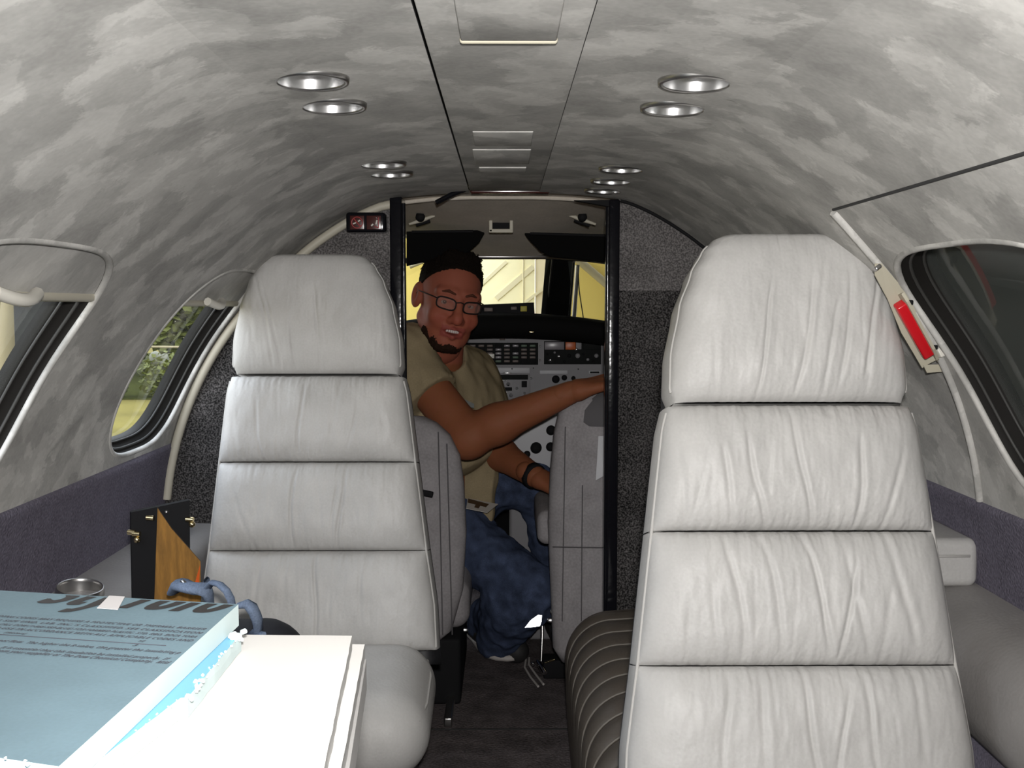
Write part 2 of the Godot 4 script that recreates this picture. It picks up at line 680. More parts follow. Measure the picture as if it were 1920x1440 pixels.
	grass.albedo_texture = blend_image(256, 256, [noise(113, 0.06, 4), noise(114, 0.3, 2)], func(v):
		var t: float = 1.0 + 0.6 * (v[0] - 0.5) + 0.3 * (v[1] - 0.5)
		return Color(0.21 * t, 0.22 * t, 0.10 * t))
	triplanar(grass, 0.4)
	var wall := mat("cladding_cream", Color.WHITE, 0.8, 0.0, 0.2)
	wall.albedo_texture = blend_image(128, 128, [noise(115, 0.02, 3), noise(116, 0.2, 2)], func(v):
		var t: float = 1.0 + 0.04 * (v[0] - 0.5) + 0.02 * (v[1] - 0.5)
		return Color(0.97 * t, 0.93 * t, 0.75 * t))
	triplanar(wall, 0.5)
	mat("cladding_pinkish", lin(0.80, 0.69, 0.45), 0.8)
	mat("cladding_yellow", lin(0.62, 0.475, 0.115), 0.8)
	mat("cladding_seam_shadow", lin(0.72, 0.64, 0.40), 0.8)  # colour of the wall seam and of the painted shadow strips
	mat("beam_grey", lin(0.34, 0.30, 0.19), 0.7)
	mat("blocker_metal", lin(0.30, 0.29, 0.27), 0.6)  # for the added bay that blocks daylight
	mat("aircraft_skin", lin(0.55, 0.55, 0.55), 0.4, 0.0, 0.4)
	mat("slab_black", lin(0.014, 0.014, 0.013), 0.8)  # even near-black of the slab outside the rear left window
	mat("bark", lin(0.06, 0.05, 0.03), 0.9)
	for q in [["leaf_a", 0.085, 0.095, 0.008], ["leaf_b", 0.045, 0.055, 0.008], ["leaf_c", 0.11, 0.105, 0.010]]:
		var lf := mat(q[0], lin(q[1], q[2], q[3]), 0.7)
		lf.backlight_enabled = true
		lf.backlight = Color(0.2, 0.22, 0.03)
	mat("tan_post", lin(0.24, 0.20, 0.11), 0.8)
	mat("white_sheet", lin(0.16, 0.16, 0.12), 0.8)

# ---------------------------------------------------------------- the cabin shell
func on_shell(z: float, th: float, r := R) -> Vector3:
	var a := deg_to_rad(th)
	r += flatten(absf(th))
	return Vector3(sin(a) * r, CY + cos(a) * r, z)

# the lining is flatter over the lamps than a true circle
func flatten(t: float) -> float:
	var ts := [0.0, 8.0, 15.5, 20.5, 31.0, 42.0, 400.0]
	var vs := [-0.0150, -0.0085, 0.0045, 0.0150, 0.0090, 0.0, 0.0]
	for i in 6:
		if t < ts[i + 1]:
			var f: float = (t - ts[i]) / (ts[i + 1] - ts[i])
			var v0: float = vs[maxi(i - 1, 0)]
			var m0: float = (vs[i + 1] - v0) / (ts[i + 1] - ts[maxi(i - 1, 0)]) * (ts[i + 1] - ts[i]) if i > 0 else 0.0
			var m1: float = (vs[mini(i + 2, 6)] - vs[i]) / (ts[mini(i + 2, 6)] - ts[i]) * (ts[i + 1] - ts[i]) if i < 4 else 0.0
			var f2 := f * f
			var f3 := f2 * f
			return (2 * f3 - 3 * f2 + 1) * vs[i] + (f3 - 2 * f2 + f) * m0 + (3 * f2 - 2 * f3) * vs[i + 1] + (f3 - f2) * m1
	return 0.0

func shell_patch(st: SurfaceTool, z0: float, z1: float, t0: float, t1: float, r := R) -> void:
	var nz := maxi(2, int((z1 - z0) / 0.12) + 1)
	var nt := maxi(2, int((t1 - t0) / 1.2) + 1)
	var pts := PackedVector3Array()
	var uv := PackedVector2Array()
	for j in nt:
		for i in nz:
			var z := lerpf(z0, z1, float(i) / (nz - 1))
			var t := lerpf(t0, t1, float(j) / (nt - 1))
			pts.append(on_shell(z, t, r))
			uv.append(Vector2(z, deg_to_rad(t) * R))
	sheet(st, pts, nz, uv, true)

# outline of a rounded opening: centre, half length along the cabin, half arc in metres, squareness
func opening(zc: float, tc: float, a: float, b: float, n: float, ang: float) -> Vector2:
	var c := cos(ang)
	var s := sin(ang)
	var r := pow(pow(absf(c) / a, n) + pow(absf(s) / b, n), -1.0 / n)
	return Vector2(zc + c * r, tc + rad_to_deg(s * r / R))

func shell_hole(st: SurfaceTool, z0: float, z1: float, t0: float, t1: float, zc: float, tc: float, a: float, b: float, n: float, r := R) -> void:
	var angs := []
	var k := 132
	for i in k:
		angs.append(-PI + TAU * (i + 0.5) / k)
	for cz in [z0, z1]:
		for ct in [t0, t1]:
			angs.append(atan2(deg_to_rad(ct - tc) * R, cz - zc))
	angs.sort()
	angs.append(angs[0] + TAU)
	var rows := 8
	var pts := PackedVector3Array()
	var uv := PackedVector2Array()
	for j in rows + 1:
		for an in angs:
			var c := cos(an)
			var s := sin(an)
			var lim := 1e9
			if absf(c) > 1e-6:
				lim = minf(lim, ((z1 - zc) if c > 0 else (z0 - zc)) / c)
			if absf(s) > 1e-6:
				lim = minf(lim, deg_to_rad((t1 - tc) if s > 0 else (t0 - tc)) * R / s)
			var inner := opening(zc, tc, a, b, n, an)
			var outer := Vector2(zc + c * lim, tc + rad_to_deg(s * lim / R))
			var p := inner.lerp(outer, float(j) / rows)
			pts.append(on_shell(p.x, p.y, r))
			uv.append(Vector2(p.x, deg_to_rad(p.y) * R))
	sheet(st, pts, angs.size(), uv)

const WIN_T := 57.5
const WIN_B := 0.211
const LAMPS_LEFT: Array[float] = [-1.10, -1.238, -1.735, -1.86]
const LAMPS_RIGHT: Array[float] = [-1.108, -1.25, -1.795, -1.965, -2.125]

# one side of the lining: s = -1 left, +1 right; windows: [[zc, a], ...]
func lining(s: float, windows: Array, lamps: Array) -> ArrayMesh:
	var st := begin()
	var band := func(z0, z1, t0, t1):
		if s > 0:
			shell_patch(st, z0, z1, t0, t1)
		else:
			shell_patch(st, z0, z1, -t1, -t0)
	band.call(Z_FRONT, Z_BACK, 5.75, 11.2)
	var z := Z_BACK
	for i in lamps.size():
		var lz: float = lamps[i]
		band.call(lz + 0.06, z, 11.2, 19.8)
		if s > 0:
			shell_hole(st, lz - 0.06, lz + 0.06, 11.2, 19.8, lz, 15.45, 0.0345, 0.0345, 2.0)
		else:
			shell_hole(st, lz - 0.06, lz + 0.06, -19.8, -11.2, lz, -15.45, 0.0345, 0.0345, 2.0)
		z = lz - 0.06
	band.call(Z_FRONT, z, 11.2, 19.8)
	band.call(Z_FRONT, Z_BACK, 19.8, 38.0)
	z = Z_BACK
	for w in windows:
		var zc: float = w[0]
		var m: float = w[1] + 0.03
		var lo := maxf(zc - m, Z_FRONT)
		if zc + m < z:
			band.call(zc + m, z, 38.0, 75.5)
		if s > 0:
			shell_hole(st, lo, minf(zc + m, z), 38.0, 75.5, zc, WIN_T, w[1], WIN_B, 3.3)
		else:
			shell_hole(st, lo, minf(zc + m, z), -75.5, -38.0, zc, -WIN_T, w[1], WIN_B, 3.3)
		z = lo
	if z > Z_FRONT + 0.001:
		band.call(Z_FRONT, z, 38.0, 75.5)
	return done(st)

func skin(s: float, windows: Array) -> ArrayMesh:
	var st := begin()
	var r := R + 0.050
	var put := func(z0, z1, t0, t1):
		shell_patch(st, z0, z1, t0 if s > 0 else -t1, t1 if s > 0 else -t0, r)
	put.call(-3.7, Z_BACK + 0.1, 0.0, 38.0)
	put.call(-3.2, Z_BACK + 0.1, 75.5, 180.0)
	var z := Z_BACK + 0.1
	for w in windows:
		var zc: float = w[0]
		var m: float = w[1] + 0.03
		put.call(zc + m, z, 38.0, 75.5)
		if s > 0:
			shell_hole(st, zc - m, zc + m, 38.0, 75.5, zc, WIN_T, w[1], WIN_B, 3.3, r)
		else:
			shell_hole(st, zc - m, zc + m, -75.5, -38.0, zc, -WIN_T, w[1], WIN_B, 3.3, r)
		z = zc - m
	put.call(-2.85, z, 38.0, 75.5)
	return done(st)

func ring_points(s: float, w: Array, r: float, grow := 0.0, n := 80) -> PackedVector3Array:
	var pts := PackedVector3Array()
	for i in n:
		var p := opening(w[0], WIN_T, w[1] + grow, WIN_B + grow, 3.3, TAU * i / n)
		pts.append(on_shell(p.x, p.y * s, r))
	return pts

func make_window(called: String, s: float, w: Array, glass: Material, label: String) -> Node3D:
	var root := Node3D.new()
	root.name = called
	add_child(root)
	root.set_meta("kind", "structure")
	root.set_meta("label", label)
	root.set_meta("category", "window")
	# rolled suede lip, black tunnel with beads, pane
	part("lip", tube_mesh(ring_points(s, w, R + 0.0025, 0.003), 0.0050, 8, true), M.suede_world, root, "rolled pale edge of the window opening")
	var st := begin()
	var pts := PackedVector3Array()
	for q in [[R + 0.002, 0.0], [R + 0.014, -0.001], [R + 0.016, -0.006], [R + 0.030, -0.007], [R + 0.032, -0.014], [R + 0.053, -0.012], [R + 0.053, 0.01]]:
		var ring := ring_points(s, w, q[0], q[1])
		ring.append(ring[0])
		pts.append_array(ring)
	sheet(st, pts, 81)
	part("reveal", done(st), M.rubber, root, "black rubber tunnel of the window")
	part("bead", tube_mesh(ring_points(s, w, R + 0.016, -0.006), 0.0025, 6, true), M.rubber_grey, root, "dark grey bead inside the window frame")
	part("bead", tube_mesh(ring_points(s, w, R + 0.032, -0.013), 0.0022, 6, true), M.rubber_grey, root)
	st = begin()
	var flat := PackedVector3Array()
	for j in 9:
		for i in 81:
			var p := opening(w[0], WIN_T, w[1] - 0.008, WIN_B - 0.008, 3.3, TAU * (i % 80) / 80)
			var c := Vector2(w[0], WIN_T).lerp(p, j / 8.0)
			flat.append(on_shell(c.x, c.y * s, R + 0.036))
	sheet(st, flat, 81)
	part("pane", done(st), glass, root, "curved cabin window pane")
	return root

# pull-down blind filling the top of a window
func make_blind(root: Node3D, s: float, w: Array, t_low: float, label: String, grip_at: float) -> void:
	var st := begin()
	var pts := PackedVector3Array()
	var rows := 8
	var cols := 40
	for side in 2:
		for j in rows + 1:
			var t := lerpf(WIN_T - rad_to_deg(WIN_B / R) - 0.5, t_low, float(j) / rows)
			for i in cols + 1:
				var v := deg_to_rad(t - WIN_T) * R / WIN_B
				var half: float = w[1] * pow(maxf(0.0, 1.0 - pow(minf(absf(v), 1.0), 3.3)), 1.0 / 3.3) + 0.004
				var z: float = w[0] + lerpf(-half, half, float(i) / cols)
				pts.append(on_shell(z, t * s, R + 0.006 + 0.004 * side))
		sheet(st, pts, cols + 1)
		pts = PackedVector3Array()
	var b := part("blind", done(st), M.suede_world, root, label)
	var v2 := deg_to_rad(t_low - WIN_T) * R / WIN_B
	var half2: float = w[1] * pow(maxf(0.0, 1.0 - pow(minf(absf(v2), 1.0), 3.3)), 1.0 / 3.3)
	var rail := PackedVector3Array()
	for i in 13:
		rail.append(on_shell(w[0] + lerpf(-half2, half2, i / 12.0), t_low * s, R + 0.008))
	part("bottom_rail", tube_mesh(rail, 0.0075, 8), M.cream_trim, b, "cream bottom rail of the blind")
	var grip := PackedVector3Array()
	for i in 9:
		var f := i / 8.0
		grip.append(on_shell(grip_at + lerpf(0.05, -0.05, f), (t_low - 1.0) * s, R - 0.004 - 0.012 * sin(PI * f)))
	part("grip", tube_mesh(grip, 0.008, 8), M.white_plastic, b, "white curved grip of the blind")

func make_lamp(s: float, z: float, label: String) -> void:
	var o := on_shell(z, 15.45 * s)
	var n := Vector3(0.03 * s, 1, 0).normalized()
	var t := thing("ceiling_downlight", label, "ceiling light", "recessed downlights in the suede ceiling", o)
	var b := tilt(n)
	part("trim_ring", lathe_mesh(PackedVector2Array([Vector2(0.0345, 0.006), Vector2(0.0345, -0.0005), Vector2(0.0355, -0.0022), Vector2(0.0375, -0.0028), Vector2(0.0400, -0.0015), Vector2(0.0408, 0.003), Vector2(0.0410, 0.010)]), o, b, 48), M.steel, t)
	part("reflector", lathe_mesh(PackedVector2Array([Vector2(0.0345, -0.001), Vector2(0.034, 0.010), Vector2(0.032, 0.024), Vector2(0.027, 0.036), Vector2(0.012, 0.042), Vector2(0.0, 0.043)]), o, b, 48), M.reflector, t)
	part("bulb", lathe_mesh(PackedVector2Array([Vector2(0.0, 0.0165), Vector2(0.008, 0.0172), Vector2(0.0125, 0.0195), Vector2(0.0135, 0.024), Vector2(0.0125, 0.042)]), o, b, 24), M.bulb_dark, t)

func arc_slab(x0: float, x1: float, y0: float, y1: float, z: float, thick: float, m: Material, parent: Node, called: String, label := "") -> void:
	# part of the divider bounded by the cabin circle; s follows the sign of x1
	var poly := PackedVector3Array()
	var s := signf(x1)
	var edge := func(y): return sqrt(maxf(0.0, pow(R + 0.022, 2) - pow(y - CY, 2)))
	var top := CY + sqrt(pow(R + 0.022, 2) - x0 * x0)
	poly.append(Vector3(x0, y0, z))
	var a := []
	var ye := minf(y1, top)
	for i in 25:
		var y := lerpf(y0, ye, i / 24.0)
		a.append(Vector3(s * maxf(edge.call(y), absf(x0)), y, z))
	for p in a:
		poly.append(p)
	if y1 < top:
		poly.append(Vector3(x0, y1, z))
	if s < 0:
		poly.reverse()
	part(called, slab_mesh(poly, Vector3.BACK, thick), m, parent, label)

func build_room() -> void:
	var wl := [[-1.18, 0.257], [-2.015, 0.200]]
	var wr := [[-1.18, 0.257]]
	var left := struct("wall_left", lining(-1, wl, LAMPS_LEFT), M.suede, "left half of the vaulted cabin lining in mottled grey suede", "wall")
	var right := struct("wall_right", lining(1, wr, LAMPS_RIGHT), M.suede, "right half of the vaulted cabin lining in mottled grey suede", "wall")
	for s in [-1.0, 1.0]:
		var wall: Node = left if s < 0 else right
		part("outer_skin", skin(s, wl if s < 0 else wr), M.aircraft_skin, wall, "outer skin of the fuselage")
		var st := begin()
		var pts := PackedVector3Array()
		var prof := []
		prof.append([74.6, R + 0.002])
		prof.append([74.75, R - 0.004])
		prof.append([75.2, R - 0.007])
		for i in 26:
			prof.append([lerpf(76.0, 132.0, i / 25.0), R - 0.007])
		for q in prof:
			for i in 17:
				pts.append(on_shell(lerpf(Z_FRONT, Z_BACK, i / 16.0), q[0] * s, q[1]))
		sheet(st, pts, 17, PackedVector2Array(), s > 0)
		part("carpet_panel", done(st), M.carpet_purple, wall, "purple grey carpeted lower wall panel")
	# flat centre strip of the ceiling
	var st := begin()
	var y := 1.2455
	rbox(st, Vector3(0.0010, y + 0.0055, (Z_FRONT + 0.05 + Z_BACK) / 2), Vector3(0.1474, 0.012, Z_BACK - Z_FRONT - 0.05), 0.0012)
	var ceil_ := struct("ceiling", done(st), M.suede_world, "flat centre strip of the suede ceiling", "ceiling")
	part("backing", box_mesh(Vector3(0, 1.266, (Z_FRONT + Z_BACK) / 2), Vector3(0.19, 0.012, Z_BACK - Z_FRONT), 0.001), M.gap, ceil_, "dark gap beside the centre strip")
	part("hatch_plate", box_mesh(Vector3(0.004, y - 0.001, -0.846), Vector3(0.088, 0.006, 0.22), 0.002), M.suede_world, ceil_, "suede covered hatch plate in the ceiling")
	part("hatch_lip", box_mesh(Vector3(0.004, y - 0.002, -0.9585), Vector3(0.090, 0.007, 0.006), 0.003), M.cream, ceil_, "cream lip at the edge of the ceiling hatch")
	part("hatch_plate", box_mesh(Vector3(-0.002, y, -1.52), Vector3(0.086, 0.004, 0.125), 0.0018), M.suede_world, ceil_)
	part("hatch_plate", box_mesh(Vector3(-0.004, y, -1.70), Vector3(0.092, 0.005, 0.16), 0.002), M.suede_world, ceil_)
	part("hatch_plate", box_mesh(Vector3(-0.003, y, -1.86), Vector3(0.084, 0.005, 0.07), 0.002), M.suede_world, ceil_)
	# floor and aft bulkhead
	var fl := struct("floor", box_mesh(Vector3(0, -0.02, -1.4), Vector3(1.16, 0.04, 4.7), 0.001), M.carpet_aisle, "dark carpeted aisle floor", "floor")
	part("carpet_seam", box_mesh(Vector3(0, 0.0008, -2.36), Vector3(0.44, 0.002, 0.006), 0.0006), M.gap, fl, "seam across the carpet")
	st = begin()
	var poly := PackedVector3Array()
	for i in 48:
		poly.append(on_shell(Z_BACK, 360.0 * i / 48.0, R + 0.07))
	poly.reverse()
	slab(st, poly, Vector3.FORWARD, 0.04)
	struct("wall_back", done(st), M.carpet_purple, "aft bulkhead behind the seats", "wall")
	# divider with two gloss black posts
	var div := Node3D.new()
	div.name = "wall_front"
	add_child(div)
	div.set_meta("kind", "structure")
	div.set_meta("label", "speckled divider between cabin and cockpit with a door opening")
	div.set_meta("category", "wall")
	arc_slab(-0.245, -0.7, 0.0, 1.035, Z_FRONT, 0.04, M.speckle_dark, div, "lower_panel", "dark speckled lower divider panel beside the left seat")
	arc_slab(-0.245, -0.7, 1.035, 1.3, Z_FRONT, 0.04, M.speckle_pale, div, "upper_panel", "paler speckled upper divider panel under the lit sign")
	arc_slab(0.248, 0.7, 0.0, 1.035, Z_FRONT, 0.04, M.speckle_dark, div, "lower_panel", "dark speckled lower divider panel behind the right seat")
	arc_slab(0.248, 0.7, 1.035, 1.3, Z_FRONT, 0.04, M.speckle_pale, div, "upper_panel", "paler speckled upper divider panel above the right seat")
	part("post", box_mesh(Vector3(-0.2335, 0.619, -2.262), Vector3(0.026, 1.236, 0.085), 0.004), M.black_gloss, div, "gloss black post at the left of the cockpit opening")
	part("post_edge", tube_mesh(PackedVector3Array([Vector3(-0.218, 0.0, -2.232), Vector3(-0.218, 0.6, -2.232), Vector3(-0.2185, 1.222, -2.232)]), 0.0055, 10), M.black_gloss, div)
	part("post", box_mesh(Vector3(0.2365, 0.616, -2.262), Vector3(0.024, 1.228, 0.085), 0.004), M.black_gloss, div, "gloss black post at the right of the cockpit opening")
	part("post_edge", tube_mesh(PackedVector3Array([Vector3(0.2245, 0.0, -2.236), Vector3(0.2245, 0.6, -2.236), Vector3(0.224, 1.215, -2.236)]), 0.005, 10), M.black_gloss, div)
	var trim := PackedVector3Array()
	for i in 41:
		trim.append(on_shell(Z_FRONT + 0.008, lerpf(-18.8, -84.0, i / 40.0), R - 0.012))
	part("edge_trim", tube_mesh(trim, 0.010, 8), M.cream_trim, div, "cream curved trim round the left divider panel")
	var line := PackedVector3Array()
	for i in 31:
		line.append(on_shell(Z_FRONT + 0.004, lerpf(19.0, 60.0, i / 30.0), R - 0.003))
	part("edge_trim", tube_mesh(line, 0.004, 6), M.black_plastic, div, "thin dark edging of the right divider panel")
	part("header", tube_mesh(PackedVector3Array([Vector3(-0.076, 1.252, -2.205), Vector3(-0.110, 1.240, -2.21), Vector3(-0.146, 1.222, -2.215)]), 0.0055, 8), M.black_gloss, div, "gloss black moulding slanting under the ceiling")
	part("header", box_mesh(Vector3(0.012, 1.2495, -2.235), Vector3(0.17, 0.014, 0.03), 0.003), M.burgundy, div, "dark burgundy gloss strip over the cockpit opening")
	part("header", slab_mesh(PackedVector3Array([Vector3(0.15, 1.228, -2.222), Vector3(0.235, 1.213, -2.222), Vector3(0.235, 1.229, -2.222)]), Vector3.BACK, 0.02), M.black_plastic, div)
	# windows
	var w1 := make_window("window_1", -1, wl[0], M.glass, "rear left cabin window with a half lowered suede blind")
	make_blind(w1, -1, wl[0], 48.0, "suede covered blind filling the top of the rear left window", -1.17)
	var w2 := make_window("window_2", -1, wl[1], M.glass, "forward left cabin window beside the left seat, trees outside")
	make_blind(w2, -1, wl[1], 48.6, "suede covered blind at the top of the forward left window", -1.985)
	make_window("window_3", 1, wr[0], M.glass, "dark right cabin window beside the red exit handle")
	# lamps
	var names_l := ["rear outer downlight on the left, nearest the camera", "second downlight on the left, just inside of the nearest one", "third downlight on the left, small, towards the cockpit", "last downlight on the left, closest to the cockpit opening"]
	for i in 4:
		make_lamp(-1, LAMPS_LEFT[i], names_l[i])
	var names_r := ["downlight on the right of the ceiling, nearest the camera", "second downlight on the right, just inside of the nearest one", "third downlight on the right, first of the far three", "middle one of the far three downlights on the right", "last downlight on the right, directly above the right post"]
	for i in 5:
		make_lamp(1, LAMPS_RIGHT[i], names_r[i])
	# exit door outline and handle on the right wall
	var seam := PackedVector3Array()
	for i in 15:
		seam.append(on_shell(lerpf(-1.37, 0.2, i / 14.0), 34.8, R))
	part("door_seam", tube_mesh(seam, 0.0022, 6), M.gap, right, "dark seam along the top of the exit door")
	var bead := PackedVector3Array()
	for i in 31:
		var t := lerpf(35.0, 74.4, i / 30.0)
		bead.append(on_shell(lerpf(-1.372, -1.548, pow((t - 35.0) / 39.4, 1.0)), t, R - 0.002))
	part("door_bead", tube_mesh(bead, 0.006, 8), M.suede_world, right, "pale bead along the edge of the exit door")
	build_exit_handle()
	build_ledges()
	build_sign()

func build_exit_handle() -> void:
	# bolted to the step of the door frame, so that its face looks aft
	var n := Vector3(-0.30, 0.12, 0.94).normalized()
	var dep := func(py: float) -> float: return 1.392 + (py - 500.0) * 0.00046
	var p := func(px: float, py: float, near: float): return at(px, py, dep.call(py) - near)
	var h := thing("exit_handle", "red emergency exit bar in a cream bracket beside the dark right window", "handle", "", p.call(1710, 620, 0.0))
	var poly := func(list: Array, near: float) -> PackedVector3Array:
		var out := PackedVector3Array()
		for q in list:
			out.append(p.call(q[0], q[1], near))
		out.reverse()
		return out
	part("bracket_plate", slab_mesh(poly.call([[1640, 494], [1653, 494], [1700, 548], [1748, 632], [1762, 672], [1738, 684], [1729, 690], [1690, 624], [1664, 560], [1640, 515]], 0.0), n, 0.006), M.cream, h, "cream backing plate")
	part("flange", slab_mesh(poly.call([[1699, 556], [1706, 560], [1770, 655], [1768, 662], [1757, 672]], -0.004), n, 0.004), M.cream, h, "cream flange behind the cheek")
	# the upright cheek stands out from the plate and is seen nearly edge on
	var cheek := PackedVector3Array([p.call(1683, 553, 0.0), p.call(1690, 551, 0.022), p.call(1700, 567, 0.030), p.call(1749, 656, 0.030), p.call(1756, 676, 0.018), p.call(1757, 680, 0.0)])
	var cn := (cheek[4] - cheek[0]).cross(n).normalized()
	part("bracket_cheek", slab_mesh(cheek, cn, 0.004), M.cream, h, "upright cream cheek beside the red bar")
	var b0: Vector3 = p.call(1689, 573, 0.014)
	var b1: Vector3 = p.call(1738, 662, 0.014)
	var dir := (b1 - b0).normalized()
	var side := n.cross(dir).normalized()
	part("pull_bar", box_mesh((b0 + b1) / 2 + side * 0.0, Vector3((b1 - b0).length() + 0.008, 0.016, 0.016), 0.003, Basis(dir, side.cross(dir).normalized() * -1.0, side)), M.red_gloss, h, "glossy red pull bar")
	for e in [[1706, 567], [1752, 651]]:
		part("stud", box_mesh(p.call(e[0], e[1], 0.008), Vector3(0.008, 0.007, 0.008), 0.002), M.black_plastic, h, "black fixing stud")
	part("end_block", box_mesh(p.call(1764, 660, 0.008), Vector3(0.012, 0.014, 0.014), 0.002, Basis(n, 0.5)), M.white_plastic, h, "white block at the foot of the bracket")
	part("foot_strip", slab_mesh(poly.call([[1731, 684], [1778, 683], [1783, 696], [1738, 699]], 0.004), n, 0.010), M.cream, h, "short cream strip under the bracket")
	part("screw", lathe_mesh(PackedVector2Array([Vector2(0, 0.003), Vector2(0.002, 0.002), Vector2(0.003, 0)]), p.call(1772, 690, 0.006), tilt(n), 12), M.chrome, h, "chrome screw head")
	part("catch", box_mesh(p.call(1645, 502, 0.008), Vector3(0.010, 0.006, 0.010), 0.002, Basis(n, 0.7)), M.steel, h, "steel catch at the top of the bracket")

func build_sign() -> void:
	var c := Vector3(-0.2935, 1.178, -2.21)
	var s := thing("cabin_sign", "small black box sign with red no smoking and seat belt symbols", "sign", "", c)
	part("housing", box_mesh(c, Vector3(0.083, 0.042, 0.05), 0.006), M.black_gloss, s)
	for k in 2:
		var pc := c + Vector3(-0.0175 + 0.035 * k, -0.001, 0.0255)
		part("window", box_mesh(pc, Vector3(0.030, 0.029, 0.002), 0.0008), M.burgundy, s)
	var z := c.z + 0.0272
	var mk := func(ax, ay, bx, by, r): return tube_mesh(PackedVector3Array([Vector3(c.x + ax, c.y + ay, z), Vector3(c.x + bx, c.y + by, z)]), r, 6)
	var ring := PackedVector3Array()
	for i in 25:
		var a := TAU * i / 24
		ring.append(Vector3(c.x - 0.0175 + cos(a) * 0.0115, c.y - 0.001 + sin(a) * 0.0115, z))
	part("red_ring", tube_mesh(ring, 0.0012, 6), M.red_dull, s, "red prohibition ring")
	part("red_bar", mk.call(-0.025, 0.008, -0.010, -0.010, 0.0014), M.red_dull, s, "red slash")
	part("cigarette", mk.call(-0.026, -0.004, -0.0195, -0.001, 0.0016), M.white_plastic, s, "pale cigarette symbol")
	part("cigarette", mk.call(-0.0155, 0.001, -0.011, 0.004, 0.0016), M.white_plastic, s)
	part("belt_symbol", mk.call(0.024, 0.009, 0.0235, 0.0085, 0.0019), M.white_plastic, s, "pale head of the seated figure symbol")
	part("belt_symbol", mk.call(0.0245, 0.004, 0.0225, -0.005, 0.0018), M.white_plastic, s, "pale body of the seated figure symbol")
	part("belt_symbol", mk.call(0.0165, -0.004, 0.0125, -0.008, 0.002), M.white_plastic, s, "pale buckle symbol")
	part("red_bar", mk.call(0.0275, 0.010, 0.0275, -0.012, 0.001), M.red_dull, s)
	part("red_bar", mk.call(0.0195, -0.009, 0.0275, -0.012, 0.0014), M.red_dull, s)

func build_ledges() -> void:
	# padded side ledges along both walls
	for s in [-1.0, 1.0]:
		var st := begin()
		var prof := PackedVector2Array()
		if s < 0:
			prof = PackedVector2Array([Vector2(0.745, 0.0), Vector2(0.612, 0.0), Vector2(0.610, 0.49), Vector2(0.613, 0.508), Vector2(0.625, 0.519), Vector2(0.65, 0.524), Vector2(0.758, 0.526)])
		else:
			prof = PackedVector2Array([Vector2(0.745, 0.375), Vector2(0.690, 0.380), Vector2(0.662, 0.392), Vector2(0.645, 0.412), Vector2(0.638, 0.44), Vector2(0.640, 0.475), Vector2(0.648, 0.510), Vector2(0.666, 0.538), Vector2(0.695, 0.555), Vector2(0.758, 0.562)])
		var pts := PackedVector3Array()
		for q in prof:
			for i in 25:
				pts.append(Vector3(q.x * s, q.y, lerpf(Z_FRONT + 0.01, 0.7, i / 24.0)))
		sheet(st, pts, 25, PackedVector2Array(), s < 0)
		var a := part("side_ledge", done(st), M.leather_grey, self)
		tag(a, "grey leather padded ledge along the left wall under the windows" if s < 0 else "grey leather rolled ledge along the right wall by the right seat", "armrest")
		if s > 0:
			st = begin()
			pts = PackedVector3Array()
			for q in [[0.715, 0.0], [0.665, 0.05], [0.660, 0.2], [0.664, 0.385], [0.74, 0.39]]:
				for i in 9:
					pts.append(Vector3(q[0], q[1], lerpf(Z_FRONT + 0.01, 0.7, i / 8.0)))
			sheet(st, pts, 9, PackedVector2Array(), false)
			part("skirt", done(st), M.carpet_purple, a, "purple grey carpeted skirt under the ledge")
	# separate arm pad on the right ledge
	var o := Vector3(0.695, 0.56, -1.70)
	var pad := thing("arm_pad", "boxy grey leather arm pad with a piped seam behind the right seat", "armrest", "", o)
	var st2 := begin()
	rbox(st2, o + Vector3(0, 0.036, -0.02), Vector3(0.108, 0.078, 0.28), 0.016, Basis.IDENTITY, 4)
	part("pad", done(st2), M.leather, pad)
	var loop := PackedVector3Array()
	for c in [[0.0505, 0.049, -0.15], [0.0505, 0.049, 0.10], [0.036, 0.049, 0.1205], [-0.036, 0.049, 0.1205], [-0.0505, 0.049, 0.10], [-0.0505, 0.049, -0.15]]:
		loop.append(o + Vector3(c[0], c[1], c[2]))
	part("piping", tube_mesh(loop, 0.0022, 6), M.piping, pad)
	# cup holder in the left ledge
	var cup_o := Vector3(-0.700, 0.524, -1.66)
	var cup := thing("cup_holder", "brushed steel cup holder ring set in the left ledge", "cup holder", "", cup_o)
	var tb := Basis(Vector3(0, 0, 1), deg_to_rad(-8)) * Basis(Vector3(1, 0, 0), deg_to_rad(6))
	part("rim", lathe_mesh(PackedVector2Array([Vector2(0.034, 0.004), Vector2(0.0345, 0.016), Vector2(0.036, 0.018), Vector2(0.0375, 0.016), Vector2(0.038, 0.006), Vector2(0.040, -0.002)]), cup_o, tb, 40), M.steel, cup)
	part("well", lathe_mesh(PackedVector2Array([Vector2(0.0345, 0.014), Vector2(0.033, 0.0), Vector2(0.031, -0.05), Vector2(0.0, -0.052)]), cup_o, tb, 40), M.steel, cup, "steel well of the cup holder")

# ---------------------------------------------------------------- cabin seats
# a seat back is described by height y: half width, and by a plane leaning away from the camera
func seat_half(y: float) -> float:
	var ys := [0.30, 0.42, 0.523, 0.692, 0.83, 0.862]
	var ws := [0.232, 0.228, 0.2145, 0.1955, 0.180, 0.172]
	for i in ys.size() - 1:
		if y <= ys[i + 1]:
			return lerpf(ws[i], ws[i + 1], clampf((y - ys[i]) / (ys[i + 1] - ys[i]), 0, 1))
	return ws[5]

